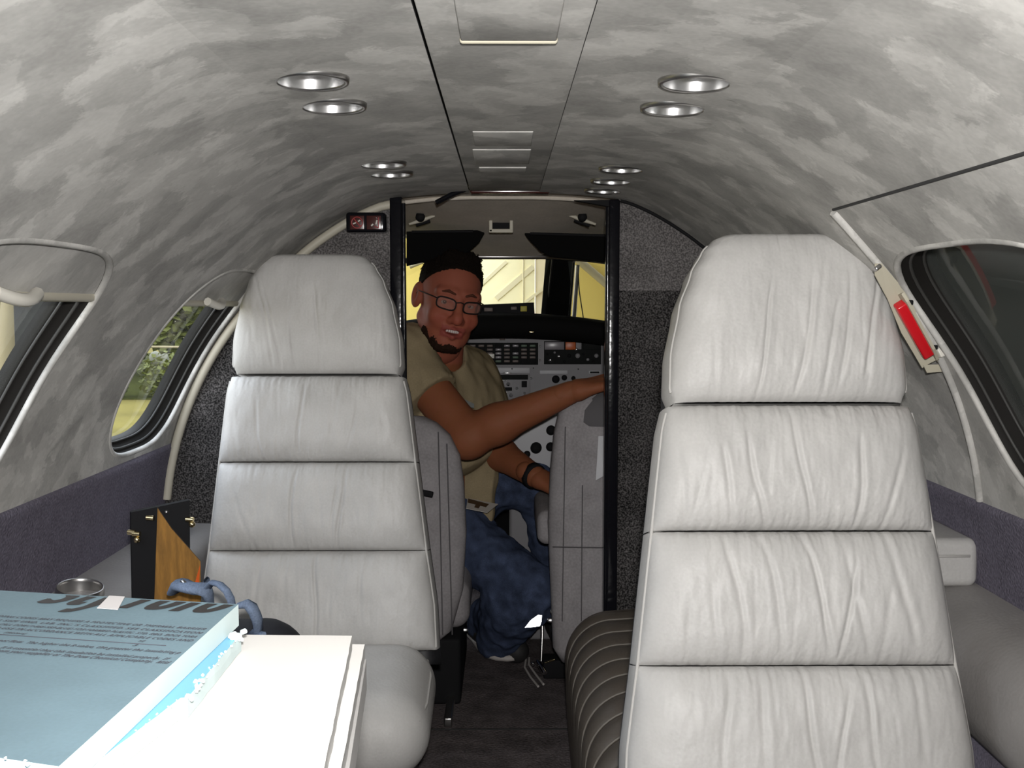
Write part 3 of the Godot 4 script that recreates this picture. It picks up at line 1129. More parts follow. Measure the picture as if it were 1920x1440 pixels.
func head_half(y: float) -> float:
	var ys := [0.866, 0.885, 0.93, 1.00, 1.05, 1.08, 1.097, 1.106]
	var ws := [0.162, 0.169, 0.1675, 0.1545, 0.137, 0.121, 0.107, 0.090]
	for i in ys.size() - 1:
		if y <= ys[i + 1]:
			return lerpf(ws[i], ws[i + 1], smoothstep(0.0, 1.0, clampf((y - ys[i]) / (ys[i + 1] - ys[i]), 0, 1)) * 0.5 + 0.5 * clampf((y - ys[i]) / (ys[i + 1] - ys[i]), 0, 1))
	return ws[7]

class SeatFrame:
	var x0: float
	var dx: float
	var z0: float
	var k: float
	var n: Vector3
	func p(u: float, y: float, off: float) -> Vector3:
		return Vector3(x0 + dx * (y - 0.62) + u, y, z0 - k * (y - 0.62)) + n * off

func seat_pad(f: SeatFrame, y0: float, y1: float, bulge: float, half: Callable, creases: Array, gather: float, seed_: int) -> ArrayMesh:
	var nu := 190
	var nv := 56
	var wob := noise(seed_, 9.0, 3)
	var fine := noise(seed_ + 1, 40.0, 2)
	var pts := PackedVector3Array()
	for j in nv + 1:
		var t := float(j) / nv
		var y := lerpf(y0, y1, t)
		var hw: float = half.call(y)
		var roll := pow(maxf(0.0, 1.0 - pow(absf(2.0 * t - 1.0), 3.2)), 0.55)
		for i in nu + 1:
			var s := 2.0 * i / nu - 1.0
			# crowd the columns a little at the edges
			s = s * (1.0 - 0.12 * (1.0 - s * s)) if absf(s) > 0.6 else s * (1.0 - 0.12 * (1.0 - s * s))
			var u := s * hw
			var e := pow(maxf(0.0, 1.0 - pow(absf(s), 7.0)), 0.55)
			var off := -0.012 + bulge * roll * e + 0.012 * e
			var body_amt := roll * e
			for c in creases:
				# c: u at bottom, u at top, t from, t to, depth, width
				if t < c[2] - 0.05 or t > c[3] + 0.05:
					continue
				var win := smoothstep(c[2] - 0.05, c[2] + 0.12, t) * (1.0 - smoothstep(c[3] - 0.18, c[3] + 0.05, t))
				var cu: float = lerpf(c[0], c[1], t) + 0.004 * sin(t * 5.0 + c[0] * 90.0)
				var d: float = (u - cu) / (c[5] * 0.8)
				if absf(d) < 5.0:
					off += 0.72 * win * c[4] * e * (-exp(-d * d) + 0.42 * exp(-(d - 2.0) * (d - 2.0) * 0.6) + 0.2 * exp(-(d + 2.2) * (d + 2.2) * 0.6))
			# gathers where the seams pull the hide
			var near := exp(-t / 0.10) + exp(-(1.0 - t) / 0.12)
			off += gather * near * e * (wob.get_noise_2d(u * 7.0, 3.0 + y0 * 9.0) * 1.2 + fine.get_noise_2d(u * 4.0, t * 0.4) * 0.5)
			off += 0.0035 * body_amt * wob.get_noise_2d(u * 1.3, y * 0.8)
			off += 0.0004 * body_amt * fine.get_noise_2d(u * 3.0, y * 0.6)
			var yy := y
			pts.append(f.p(u, yy, off))
	var st := begin()
	sheet(st, pts, nu + 1)
	# the sides run back to the shell
	for side in 2:
		var q := PackedVector3Array()
		for j in nv + 1:
			var y := lerpf(y0, y1, float(j) / nv)
			var hw: float = half.call(y)
			for i in 5:
				var g := i / 4.0
				q.append(f.p((hw + 0.004 * sin(PI * g)) * (1.0 if side == 1 else -1.0), y, -0.012 - 0.075 * g))
		sheet(st, q, 5, PackedVector2Array(), side == 0)
	# top and bottom close back too
	for side in 2:
		var q := PackedVector3Array()
		var y := y0 if side == 0 else y1
		var hw: float = half.call(y)
		for g in 2:
			for i in 21:
				q.append(f.p(lerpf(-hw, hw, i / 20.0), y, -0.012 - 0.075 * g))
		sheet(st, q, 21, PackedVector2Array(), side == 0)
	return done(st)

func make_seat(x0: float, dx: float, z0: float, k: float, label: String, creases: Array, seed_: int) -> void:
	var f := SeatFrame.new()
	f.x0 = x0
	f.dx = dx
	f.z0 = z0
	f.k = k
	f.n = Vector3(0, k, 1).normalized()
	var xb := x0 + dx * (0.33 - 0.62)
	var zb := z0 - k * (0.33 - 0.62)
	var o := Vector3(xb, 0, zb + 0.08)
	var seat := thing("cabin_chair", label, "seat", "grey leather cabin seats", o)
	var hr := part("headrest", seat_pad(f, 0.866, 1.106, 0.034, head_half, creases[0], 0.0012, seed_), M.leather, seat)
	var bounds := [[0.694, 0.861], [0.5235, 0.692], [0.335, 0.522]]
	var pads := []
	for i in 3:
		pads.append(part("backrest_cushion", seat_pad(f, bounds[i][0], bounds[i][1], 0.036, seat_half, creases[i + 1], 0.0035, seed_ + 10 * i), M.leather, seat))
	# piping down both edges
	for side in [-1.0, 1.0]:
		var path := PackedVector3Array()
		for j in 40:
			var y := lerpf(0.34, 0.852, j / 39.0)
			path.append(f.p(side * (seat_half(y) - 0.001), y, -0.008))
		part("piping", tube_mesh(path, 0.0026, 6), M.piping, seat, "pale piping along the edge of the backrest")
		path = PackedVector3Array()
		for j in 40:
			var y := lerpf(0.880, 1.090, j / 39.0)
			path.append(f.p(side * (head_half(y) - 0.001), y, -0.008))
		part("piping", tube_mesh(path, 0.0024, 6), M.piping, hr, "pale piping along the edge of the headrest")
	# black back shell a little wider than the cushions
	var st := begin()
	var front := PackedVector3Array()
	var back := PackedVector3Array()
	var ys := []
	for j in 50:
		ys.append(lerpf(0.30, 1.098, j / 49.0))
	for y in ys:
		var hw: float = (seat_half(y) if y < 0.855 else head_half(maxf(y, 0.885))) + 0.004
		for i in 13:
			var s := 2.0 * i / 12 - 1.0
			front.append(f.p(s * hw, y, -0.062))
			back.append(f.p(s * hw * (1.0 - 0.06), y, -0.085 - 0.03 * sqrt(maxf(0.0, 1.0 - pow(absf(s), 4)))))
	sheet(st, front, 13)
	sheet(st, back, 13, PackedVector2Array(), true)
	for e in 2:
		var q := PackedVector3Array()
		for j in ys.size():
			var i := 0 if e == 0 else 12
			q.append(front[j * 13 + i])
			q.append(back[j * 13 + i])
		sheet(st, q, 2, PackedVector2Array(), e == 0)
	part("back_shell", done(st), M.shell_black, seat, "black shell behind the backrest")
	# seat cushion towards the camera, base and front roll
	st = begin()
	rbox(st, Vector3(xb, 0.262, zb + 0.105), Vector3(0.462, 0.165, 0.31), 0.08, Basis(Vector3(1, 0, 0), deg_to_rad(8.0)), 6)
	var cu := part("seat_cushion", done(st), M.leather, seat, "broad seat cushion")
	var loop := PackedVector3Array()
	for q in [[-0.17, -0.03], [0.17, -0.03], [0.214, 0.0], [0.224, 0.06], [0.224, 0.16], [0.214, 0.215], [0.17, 0.236], [-0.17, 0.236], [-0.214, 0.215], [-0.224, 0.16], [-0.224, 0.06], [-0.214, 0.0]]:
		loop.append(Vector3(xb + q[0], 0.300 - 0.14 * (q[1] - 0.105), zb + q[1]))
	part("piping", tube_mesh(loop, 0.0025, 6, true), M.piping, cu, "piping round the seat cushion")
	part("base", box_mesh(Vector3(xb, 0.10, zb + 0.08), Vector3(0.38, 0.20, 0.26), 0.015), M.shell_black, seat, "black seat base")

func seat_creases(seed_: int) -> Array:
	# random fine creases added to the ones read from the photograph
	rng.seed = seed_
	var out := []
	for p in 4:
		var a := []
		for i in (7 if p else 9):
			var u := rng.randf_range(-0.15, 0.15)
			a.append([u, u * rng.randf_range(0.75, 1.05), rng.randf_range(0.0, 0.25), rng.randf_range(0.5, 0.95), rng.randf_range(0.0004, 0.0011), rng.randf_range(0.003, 0.006)])
		out.append(a)
	return out

func build_seats() -> void:
	var cl := seat_creases(3)
	# left: read off the photograph, metres from the centre line
	cl[0].append_array([[-0.078, -0.128, 0.05, 0.95, 0.0035, 0.0035], [-0.066, -0.112, 0.05, 0.8, 0.003, 0.003], [-0.035, -0.05, 0.0, 0.5, 0.002, 0.004], [0.008, 0.004, 0.05, 0.75, 0.003, 0.004], [-0.11, -0.14, 0.1, 0.9, 0.0012, 0.005]])
	cl[1].append_array([[-0.03, -0.022, 0.0, 1.0, 0.003, 0.0035], [-0.10, -0.122, 0.0, 0.75, 0.003, 0.0035], [0.06, 0.095, 0.1, 0.7, 0.002, 0.004], [0.035, 0.05, 0.3, 1.0, 0.002, 0.005], [-0.15, -0.18, 0.0, 0.7, 0.0016, 0.005]])
	cl[2].append_array([[-0.045, -0.036, 0.0, 0.95, 0.004, 0.004], [0.046, 0.058, 0.0, 0.95, 0.0035, 0.0035], [0.036, 0.045, 0.1, 0.8, 0.002, 0.003], [-0.12, -0.17, 0.0, 0.8, 0.0016, 0.005]])
	cl[3].append_array([[-0.001, 0.004, 0.05, 1.0, 0.004, 0.004], [0.10, 0.085, 0.5, 1.0, 0.002, 0.004], [-0.12, -0.10, 0.4, 1.0, 0.002, 0.005], [-0.06, -0.05, 0.5, 1.0, 0.0016, 0.005]])
	make_seat(-0.3705, -0.026, -2.0, 0.2, "grey leather cabin seat on the left, half behind the blue boards", cl, 300)
	var cr := seat_creases(8)
	cr[0].append_array([[-0.055, -0.01, 0.02, 0.7, 0.0032, 0.003], [0.0, 0.045, 0.0, 0.75, 0.0028, 0.004], [0.062, 0.09, 0.1, 0.8, 0.003, 0.004], [0.09, 0.145, 0.1, 0.95, 0.0038, 0.0035], [0.045, 0.075, 0.0, 0.6, 0.0025, 0.004], [0.12, 0.135, 0.3, 0.95, 0.0014, 0.005], [0.02, 0.06, 0.3, 0.9, 0.0014, 0.005], [0.10, 0.14, 0.0, 0.35, 0.002, 0.004]])
	cr[1].append_array([[-0.085, -0.12, 0.0, 0.7, 0.0035, 0.004], [-0.045, -0.075, 0.0, 0.8, 0.004, 0.004], [0.015, -0.005, 0.0, 1.0, 0.004, 0.004], [0.075, 0.095, 0.0, 0.75, 0.004, 0.0045], [0.12, 0.155, 0.0, 0.65, 0.003, 0.0045], [-0.15, -0.175, 0.0, 0.8, 0.002, 0.005]])
	cr[2].append_array([[0.045, 0.0, 0.0, 1.0, 0.0045, 0.004], [0.05, 0.075, 0.0, 0.8, 0.004, 0.004], [0.085, 0.06, 0.0, 0.9, 0.003, 0.005], [-0.02, -0.055, 0.0, 1.0, 0.003, 0.005], [-0.075, -0.10, 0.05, 1.0, 0.0035, 0.005], [0.15, 0.12, 0.1, 1.0, 0.003, 0.006], [0.11, 0.12, 0.1, 0.6, 0.002, 0.006], [-0.11, -0.12, 0.0, 0.6, 0.0025, 0.005], [-0.15, -0.16, 0.0, 0.5, 0.002, 0.005]])
	cr[3].append_array([[0.02, 0.0, 0.2, 1.0, 0.004, 0.004], [0.03, 0.06, 0.2, 0.9, 0.003, 0.004], [-0.065, -0.05, 0.3, 1.0, 0.0025, 0.005], [-0.11, -0.10, 0.3, 1.0, 0.0025, 0.005], [0.10, 0.075, 0.2, 1.0, 0.003, 0.004], [0.15, 0.15, 0.4, 1.0, 0.002, 0.005]])
	make_seat(0.3945, 0.032, -1.36, 0.306, "large grey leather cabin seat on the right, nearest the camera", cr, 400)
	build_pleated_bench()

func build_pleated_bench() -> void:
	var o := Vector3(0.29, 0, -1.83)
	var b := thing("pleated_bench", "taupe leather bench cushion with curved pleats behind the right seat", "bench", "", o)
	var prof := PackedVector2Array()
	prof.append(Vector2(0.148, 0.0))
	prof.append(Vector2(0.140, 0.12))
	prof.append(Vector2(0.136, 0.22))
	for i in 13:
		var a := PI - PI / 2 * i / 12
		prof.append(Vector2(0.232 + cos(a) * 0.096, 0.244 + sin(a) * 0.096))
	prof.append(Vector2(0.30, 0.345))
	for i in 9:
		var a := PI / 2 - PI / 2 * i / 8
		prof.append(Vector2(0.50 + cos(a) * 0.06, 0.285 + sin(a) * 0.06))
	prof.append(Vector2(0.56, 0.0))
	var n := prof.size()
	# each roll between two seams is a part of its own
	var z := -2.195
	var rolls := 9
	var w := 0.080
	for r in rolls:
		var pts := PackedVector3Array()
		for j in 13:
			var f := j / 12.0
			var sw := 0.009 * pow(sin(PI * f), 0.55) - 0.003
			var end := 0.0
			if r == 0 and f < 0.5:
				end = 0.03 * (1.0 - f * 2.0) * (1.0 - f * 2.0)
			for i in n:
				var q := prof[i]
				var d := (q - Vector2(0.30, 0.20)).normalized()
				# the seams lean: the crown lies further forward than the foot
				var lean := -0.01 * clampf((q.x - 0.118) / 0.2, 0, 1) + 0.006 * clampf(q.y / 0.3, 0, 1)
				pts.append(Vector3(q.x + d.x * (sw - end), q.y + (d.y * (sw - end) if q.y > 0.01 else 0.0), z + (r + f) * w - lean * 0.6))
		var st := begin()
		sheet(st, pts, n)
		part("pleat", done(st), M.leather_taupe, b)
		if r > 0:
			var path := PackedVector3Array()
			for i in range(1, n - 1):
				var q := prof[i]
				var d := (q - Vector2(0.30, 0.20)).normalized()
				var lean := -0.01 * clampf((q.x - 0.118) / 0.2, 0, 1) + 0.006 * clampf(q.y / 0.3, 0, 1)
				path.append(Vector3(q.x + d.x * 0.002, q.y + d.y * 0.002, z + r * w - lean * 0.6))
			part("piping", tube_mesh(path, 0.0019, 6), M.piping_taupe, b, "pale piping between two pleats")
	var st := begin()
	var poly := PackedVector3Array()
	for q in prof:
		poly.append(Vector3(q.x, q.y, z + rolls * w + 0.01))
	slab(st, poly, Vector3.BACK, rolls * w)
	part("core", done(st), M.leather_taupe, b)

# ---------------------------------------------------------------- boards and bags on the left
func on_level(px: float, py: float, y: float) -> Vector3:
	var r := cam_basis * Vector3((px - 960.0) / 1920.0, -(py - 720.0) / 1920.0, -1.0)
	return CAM + r * ((y - CAM.y) / r.y)

# a board from its top outline (counter-clockwise from above) with a slightly ragged cut side
func board(top: PackedVector3Array, thick: float, face: Material, side: Material, called: String, label: String, category: String, group: String, ragged := 0.0, seed_ := 1) -> Node3D:
	var c := Vector3.ZERO
	for p in top:
		c += p / top.size()
	c.y = top[0].y - thick
	var t := thing(called, label, category, group, c)
	rng.seed = seed_
	var ring := PackedVector3Array()
	for i in top.size():
		var a := top[i]
		var b := top[(i + 1) % top.size()]
		var steps := maxi(2, int(a.distance_to(b) / 0.012)) if ragged > 0.0 else 2
		for k in steps:
			var p := a.lerp(b, float(k) / steps)
			if ragged > 0.0 and k > 0:
				p += Vector3(rng.randf_range(-1, 1), 0, rng.randf_range(-1, 1)) * ragged
			ring.append(p)
	var st := begin()
	var flat := PackedVector2Array()
	for p in ring:
		flat.append(Vector2(p.x, p.z))
	var idx := Geometry2D.triangulate_polygon(flat)
	for k in range(0, idx.size(), 3):
		var a := ring[idx[k]]
		var b := ring[idx[k + 1]]
		var d := ring[idx[k + 2]]
		if (b - a).cross(d - a).y < 0:
			tri(st, a, d, b)
		else:
			tri(st, a, b, d)
	part("face", done(st), face, t)
	st = begin()
	var dn := Vector3.DOWN * thick
	var mids := PackedVector3Array()
	for i in ring.size():
		mids.append(ring[i] + dn * rng.randf_range(0.35, 0.65) + Vector3(rng.randf_range(-1, 1), 0, rng.randf_range(-1, 1)) * ragged)
	for i in ring.size():
		var a := ring[i]
		var b := ring[(i + 1) % ring.size()]
		var ma := mids[i]
		var mb := mids[(i + 1) % ring.size()]
		quad(st, a, ma, mb, b)
		quad(st, ma, a + dn, b + dn, mb)
	for k in range(0, idx.size(), 3):
		tri(st, ring[idx[k]] + dn, ring[idx[k + 2]] + dn, ring[idx[k + 1]] + dn)
	part("cut_edge", done(st), side, t, "pale cut edge of the board")
	return t

func crumbs(t: Node3D, a: Vector3, b: Vector3, count: int, size: float, m: Material, seed_: int) -> void:
	rng.seed = seed_
	var st := begin()
	for i in count:
		var p := a.lerp(b, rng.randf()) + Vector3(rng.randf_range(-1, 1), rng.randf_range(-0.3, 0.6), rng.randf_range(-1, 1)) * size
		var s := size * rng.randf_range(0.4, 1.1)
		rbox(st, p, Vector3(s, s * 0.7, s), s * 0.25, Basis.from_euler(Vector3(rng.randf() * 3, rng.randf() * 3, rng.randf() * 3)), 1)
	var o := part("broken_edge", done(st), m, t, "crumbled white foam where the edge broke off")
	o.set_meta("kind", "stuff")

func build_cargo() -> void:
	var y1 := 0.80
	var b := on_level(447, 1133, y1)
	var a := on_level(0, 1107, y1)
	var c := on_level(110, 1437, y1)
	var cl := on_level(0, 1421, y1)
	var along := (a - b).normalized()
	var near := (cl - c).normalized()
	var top := PackedVector3Array([b, b + along * 0.45, c + near * 0.40, c])
	var t := board(top, 0.0146, M.foam_blue, M.foam_cut, "foam_board", "dull blue printed foam board, topmost of the stack, lettering along its far edge", "foam board", "", 0.0, 5)
	var x := -along
	var up := Vector3.UP.cross(x)
	var up_y := Vector3(0, 0.0004, 0)
	var big := text_pieces("Sty rofo", 0.062, 700)
	for k in 3:
		part("lettering", print_mesh(big, on_level(63, 1131, y1) + up_y * (1.0 + 0.1 * k) + x * 0.0012 * (k - 1), x, up, 0.28, 0.0205, 0.56), M.print_black, t, "large black slanted lettering cut off by the board edge")
	var rows := [
		[-14, 1157, "LDING CODES MAY REQUIRE A PROTECTIVE OR THERMAL BARRIER", 0.0049, 386],
		[-14, 1164.5, "LL SIZE UND. LAB. INC.'S CLASSIFIED. SEE CLASSIFICATION", 0.0049, 378],
		[-14, 1172, "R CALL DOW (1-866-583-BLUE) FOR FOAMED PLASTIC. STD. RBO, BOCA TORA", 0.0049, 370],
		[-12, 1179.5, "R USE IN ACCORDANCE WITH ALL APPLICABLE CODES AND", 0.0051, 362],
		[6, 1188, "(meters)", 0.0042, 46],
		[-14, 1203, "heat flow.  The higher the R-value, the greater the insulating p", 0.0052, 340],
		[-2, 1216.5, "It is essential that this insulation be installed properly.  If", 0.0052, 318],
		[-16, 1222.5, "from your supplier or The Dow Chemical Company.  Mid", 0.0056, 318],
		[256, 1204, "1/2", 0.0042, 268],
		[247, 1212, "3", 0.0042, 254],
	]
	for r in rows:
		var tr := text_pieces(r[2], r[3], 700)
		var from := on_level(r[0], r[1], y1)
		var long := from.distance_to(on_level(r[4], r[1] + 0.058 * (r[4] - r[0]), y1))
		part("print_line", print_mesh(tr, from + up_y, x, up, 0.25, 1e9, long / text_width(tr)), M.print_grey, t, "line of small dark print")
	var ra := on_level(-10, 1190, y1)
	part("print_rule", box_mesh(ra + x * 0.058 + up_y, Vector3(0.112, 0.0003, 0.0005), 0.0001, Basis(x, Vector3.UP, x.cross(Vector3.UP))), M.print_grey, t, "thin printed rule")
	var tape := PackedVector3Array([on_level(205, 1119, y1), on_level(182, 1142, y1), on_level(221, 1145, y1), on_level(234, 1121, y1)])
	for i in 4:
		tape[i].y += 0.0009
	part("tape", slab_mesh(tape, Vector3.UP, 0.0004), M.tape, t, "strip of whitish tape across the lettering")
	crumbs(t, c, c + near * 0.12, 16, 0.0026, M.foam_broken, 3)

	# second blue board, still in its glossy film
	var y2 := 0.7850
	b = on_level(452, 1188, y2)
	var m1 := on_level(352, 1308, y2)
	var m2 := on_level(338, 1309, y2)
	c = on_level(165, 1440, y2)
	var edge := (c - m2).normalized()
	top = PackedVector3Array([b, b + along * 0.45, c + edge * 0.08 + near * 0.4, c + edge * 0.08, m2, m1])
	t = board(top, 0.0115, M.foam_blue_film, M.foam_cut, "foam_board", "bright blue foam board with a broken white edge, second of the stack", "foam board", "", 0.0005, 9)
	crumbs(t, b.lerp(m1, 0.02), b.lerp(m1, 0.12), 14, 0.0045, M.foam_broken, 4)
	crumbs(t, b, m1, 26, 0.0016, M.foam_broken, 6)
	crumbs(t, m1.lerp(b, 0.22), m1, 18, 0.0028, M.foam_broken, 7)
	crumbs(t, m2, c, 12, 0.0012, M.foam_broken, 8)
	var sx := (on_level(268, 1345, y2) - on_level(196, 1425, y2)).normalized()
	part("stamp", print_mesh(text_pieces("30CZZZNI", 0.013, 400, "Droid Sans Mono"), on_level(193, 1421, y2) + up_y, sx, Vector3.UP.cross(sx), 0.0, 1e9, 0.62), M.print_blue, t, "faint stamped code")

	# white boards under them
	var y3 := 0.7730
	b = on_level(660, 1192, y3)
	c = on_level(608, 1440, y3)
	a = on_level(455, 1190, y3)
	var wx := (a - b).normalized()
	var wz := (c - b).normalized()
	top = PackedVector3Array([b, b + wx * 0.50, b + wx * 0.50 + wz * 0.33, b + wz * 0.33])
	board(top, 0.010, M.board_white, M.board_edge, "white_board", "white panel board lying on top of its pile, under the blue foam", "board", "", 0.0003, 11)
	b = on_level(684, 1208, 0.7625)
	c = on_level(640, 1440, 0.7625)
	wz = (c - b).normalized()
	top = PackedVector3Array([b, b + wx * 0.50, b + wx * 0.50 + wz * 0.33, b + wz * 0.33])
	board(top, 0.010, M.board_white, M.board_edge, "white_board", "second white panel board, its edge showing beyond the top one", "board", "", 0.0003, 12)
	b = on_level(687, 1236, 0.7515)
	c = on_level(655, 1440, 0.7515)
	wz = (c - b).normalized()
	top = PackedVector3Array([b, b + wx * 0.50, b + wx * 0.50 + wz * 0.30, b + wz * 0.30])
	board(top, 0.022, M.foil, M.foil, "metal_sheet", "silvery sheet metal piece under the white boards", "sheet metal", "", 0.0, 13)
	# box that carries the pile, a grey carton with a metal corner
	var o := Vector3(-0.30, 0.36, -0.56)
	var box := thing("carton", "grey carton with a bright metal corner carrying the pile of boards", "carton", "", o)
	var bb := Basis(Vector3.UP, atan2(-0.038, 0.2) * -1.0)
	part("body", box_mesh(Vector3(-0.300, 0.54, -0.515), Vector3(0.395, 0.36, 0.30), 0.004, Basis.IDENTITY), M.carton, box)
	part("corner_strip", box_mesh(Vector3(-0.1035, 0.54, -0.664), Vector3(0.006, 0.36, 0.005), 0.0015), M.foil, box, "bright metal strip along the corner")
	part("corner_strip", box_mesh(Vector3(-0.1020, 0.54, -0.642), Vector3(0.003, 0.36, 0.004), 0.001), M.foil, box)
	part("stand", box_mesh(Vector3(-0.30, 0.18, -0.515), Vector3(0.34, 0.36, 0.26), 0.006), M.carton, box, "lower carton standing on the floor")

	# blue bag with loose straps behind the boards
	o = Vector3(-0.40, 0.335, -1.56)
	var bag := thing("duffel_bag", "dark blue bag with loose faded straps on the left seat cushion", "bag", "", o)
	var st := begin()
	body(st, [cap(Vector3(-0.44, 0.43, -1.56), Vector3(-0.38, 0.43, -1.55), 0.085, 0.085, 0.03), cap(Vector3(-0.38, 0.43, -1.55), Vector3(-0.365, 0.475, -1.535), 0.05, 0.04, 0.03)], 0.010)
	part("body", done(st), M.bag_dark, bag)
	var d := 1.45
	var path := PackedVector3Array()
	for q in [[322, 1112, 1.47], [338, 1096, 1.46], [352, 1101, 1.45], [368, 1104, 1.44], [385, 1100, 1.44], [392, 1118, 1.46], [394, 1140, 1.48]]:
		path.append(at(q[0], q[1], q[2]))
	part("strap", tube_mesh(path, [0.009, 0.018, 0.015, 0.017, 0.016, 0.013, 0.012], 10, false, 0.5), M.strap_blue, bag, "crumpled faded blue strap end")
	path = PackedVector3Array()
	for q in [[388, 1103, 1.44], [398, 1092, 1.43], [412, 1096, 1.42], [425, 1108, 1.41], [433, 1124, 1.41], [437, 1146, 1.42], [436, 1170, 1.45]]:
		path.append(at(q[0], q[1], q[2]))
	part("strap", tube_mesh(path, 0.0068, 8, false, 0.55), M.strap_blue, bag, "faded blue strap loop")
	path = PackedVector3Array()
	for q in [[446, 1136, 1.40], [462, 1132, 1.40], [474, 1142, 1.40], [482, 1160, 1.41], [484, 1178, 1.42], [472, 1190, 1.43], [494, 1192, 1.40]]:
		path.append(at(q[0], q[1], q[2]))
	part("strap", tube_mesh(path, [0.007, 0.011, 0.013, 0.013, 0.012, 0.010, 0.006], 8, false, 0.6), M.strap_blue, bag, "dark blue strap curling beside the board corner")
	path = PackedVector3Array()
	for q in [[338, 1093, 1.455], [343, 1090, 1.45], [347, 1094, 1.45]]:
		path.append(at(q[0], q[1], q[2]))
	part("buckle", tube_mesh(path, 0.003, 6), M.steel, bag, "small metal buckle")

	# black table leaf with fittings, a wooden offcut leaning on it
	var leaf := PackedVector3Array([at(246, 1100, 1.62), at(354, 1100, 1.66), at(355.5, 938, 1.66), at(245.5, 961, 1.62)])
	leaf[0].y = 0.35
	leaf[1].y = 0.35
	var base := (leaf[0] + leaf[1]) * 0.5
	var lt := thing("table_leaf", "black folding table leaf with brass fittings standing by the left ledge", "table leaf", "", base)
	var nn := (leaf[1] - leaf[0]).cross(leaf[2] - leaf[1]).normalized()
	part("panel", slab_mesh(leaf, nn, 0.014), M.black_plastic, lt)
	for q in [[247, 998, 1.617, 0], [256, 1001, 1.615, 0], [257, 1012, 1.615, 1], [282, 971, 1.625, 0], [356, 974, 1.655, 0], [360, 983, 1.655, 1], [312, 960, 1.637, 2]]:
		var p := at(q[0], q[1], q[2])
		if q[3] == 0:
			part("hinge_pin", tube_mesh(PackedVector3Array([p - Vector3(0.006, 0, 0), p + Vector3(0.006, 0, 0.001)]), 0.0042, 10), M.brass, lt, "brass hinge pin")
		elif q[3] == 1:
			part("knuckle", lathe_mesh(PackedVector2Array([Vector2(0, -0.006), Vector2(0.005, -0.004), Vector2(0.0055, 0.001), Vector2(0.004, 0.005), Vector2(0, 0.006)]), p, tilt(nn), 14), M.brass, lt, "brass knuckle")
		else:
			part("screw", lathe_mesh(PackedVector2Array([Vector2(0, 0.003), Vector2(0.002, 0.002), Vector2(0.003, 0)]), p, tilt(nn), 10), M.steel, lt)
	var wedge := PackedVector3Array([at(275, 1120, 1.575), at(373, 1120, 1.60), at(376, 1053, 1.60), at(322, 992, 1.59), at(295.5, 953, 1.585)])
	wedge[0].y = 0.35
	wedge[1].y = 0.35
	var wt := thing("wood_offcut", "brown wood veneer offcut with a slanted top leaning on the black leaf", "wood panel", "", (wedge[0] + wedge[1]) * 0.5)
	nn = (wedge[1] - wedge[0]).cross(wedge[2] - wedge[1]).normalized()
	part("panel", slab_mesh(wedge, nn, 0.008), M.wood, wt)
	var oe := PackedVector3Array([at(361, 1112, 1.594), at(372, 1112, 1.597), at(375.5, 1058, 1.597), at(369, 1080, 1.595)])
	part("edge_stain", slab_mesh(oe, nn, 0.001), M.orange_edge, wt, "orange red stain near the right edge")

# ---------------------------------------------------------------- cockpit
func loft(st: SurfaceTool, rings: Array, sides := 40) -> void:
	# ring: [centre, half x, half z, squareness]
	var pts := PackedVector3Array()
	for r in rings:
		for i in sides + 1:
			var a := TAU * i / sides
			var c := cos(a)
			var s := sin(a)
			var q := pow(pow(absf(c), r[3]) + pow(absf(s), r[3]), -1.0 / r[3])
			pts.append(r[0] + Vector3(c * q * r[1], 0, s * q * r[2]))
	sheet(st, pts, sides + 1, PackedVector2Array(), true)
	for e in 2:
		var k := 0 if e == 0 else rings.size() - 1
		for i in sides:
			var a := pts[k * (sides + 1) + i]
			var b := pts[k * (sides + 1) + i + 1]
			if e == 0:
				tri(st, rings[k][0], a, b)
			else:
				tri(st, rings[k][0], b, a)

func liner_end(t: float) -> float:
	var a := absf(t)
	if a < 14.0:
		return -2.97
	if a < 46.0:
		return lerpf(-2.97, -2.66, (a - 14.0) / 32.0)
	if a < 60.0:
		return -2.64
	return lerpf(-2.64, -3.45, minf(1.0, (a - 60.0) / 14.0))

func liner_r(z: float, t: float) -> float:
	var s := maxf(0.0, (-2.30 - z) / 0.67)
	var a := absf(t)
	if a > 60.0:
		return 0.765
	var r := 0.772 - 0.118 * pow(s, 1.2)
	if a > 6.0 and a < 50.0:
		r += 0.10 * minf(s, 1.0) * pow(sin(PI * (a - 6.0) / 44.0), 2)
	return r

func at_panel(px: float, py: float, up := 0.0) -> Vector3:
	return at(px, py, 3.25) + Vector3(0, 0, up)

func panel_box(px0: float, py0: float, px1: float, py1: float, proud: float, m: Material, parent: Node, called: String, label := "", deep := 0.006) -> void:
	var a := at_panel(px0, py1)
	var b := at_panel(px1, py0)
	part(called, box_mesh(Vector3((a.x + b.x) / 2, (a.y + b.y) / 2, -3.25 + proud - deep / 2), Vector3(b.x - a.x, b.y - a.y, deep), 0.001, Basis.IDENTITY, 1), m, parent, label)

func panel_knob(px: float, py: float, r: float, tall: float, m: Material, parent: Node, called := "knob", label := "") -> void:
	part(called, lathe_mesh(PackedVector2Array([Vector2(r, -0.004), Vector2(r, tall * 0.7), Vector2(r * 0.8, tall), Vector2(0, tall)]), at_panel(px, py, 0.004), tilt(CAM + Vector3(0, 0.03, 0) - at_panel(px, py)), 16), m, parent, label)

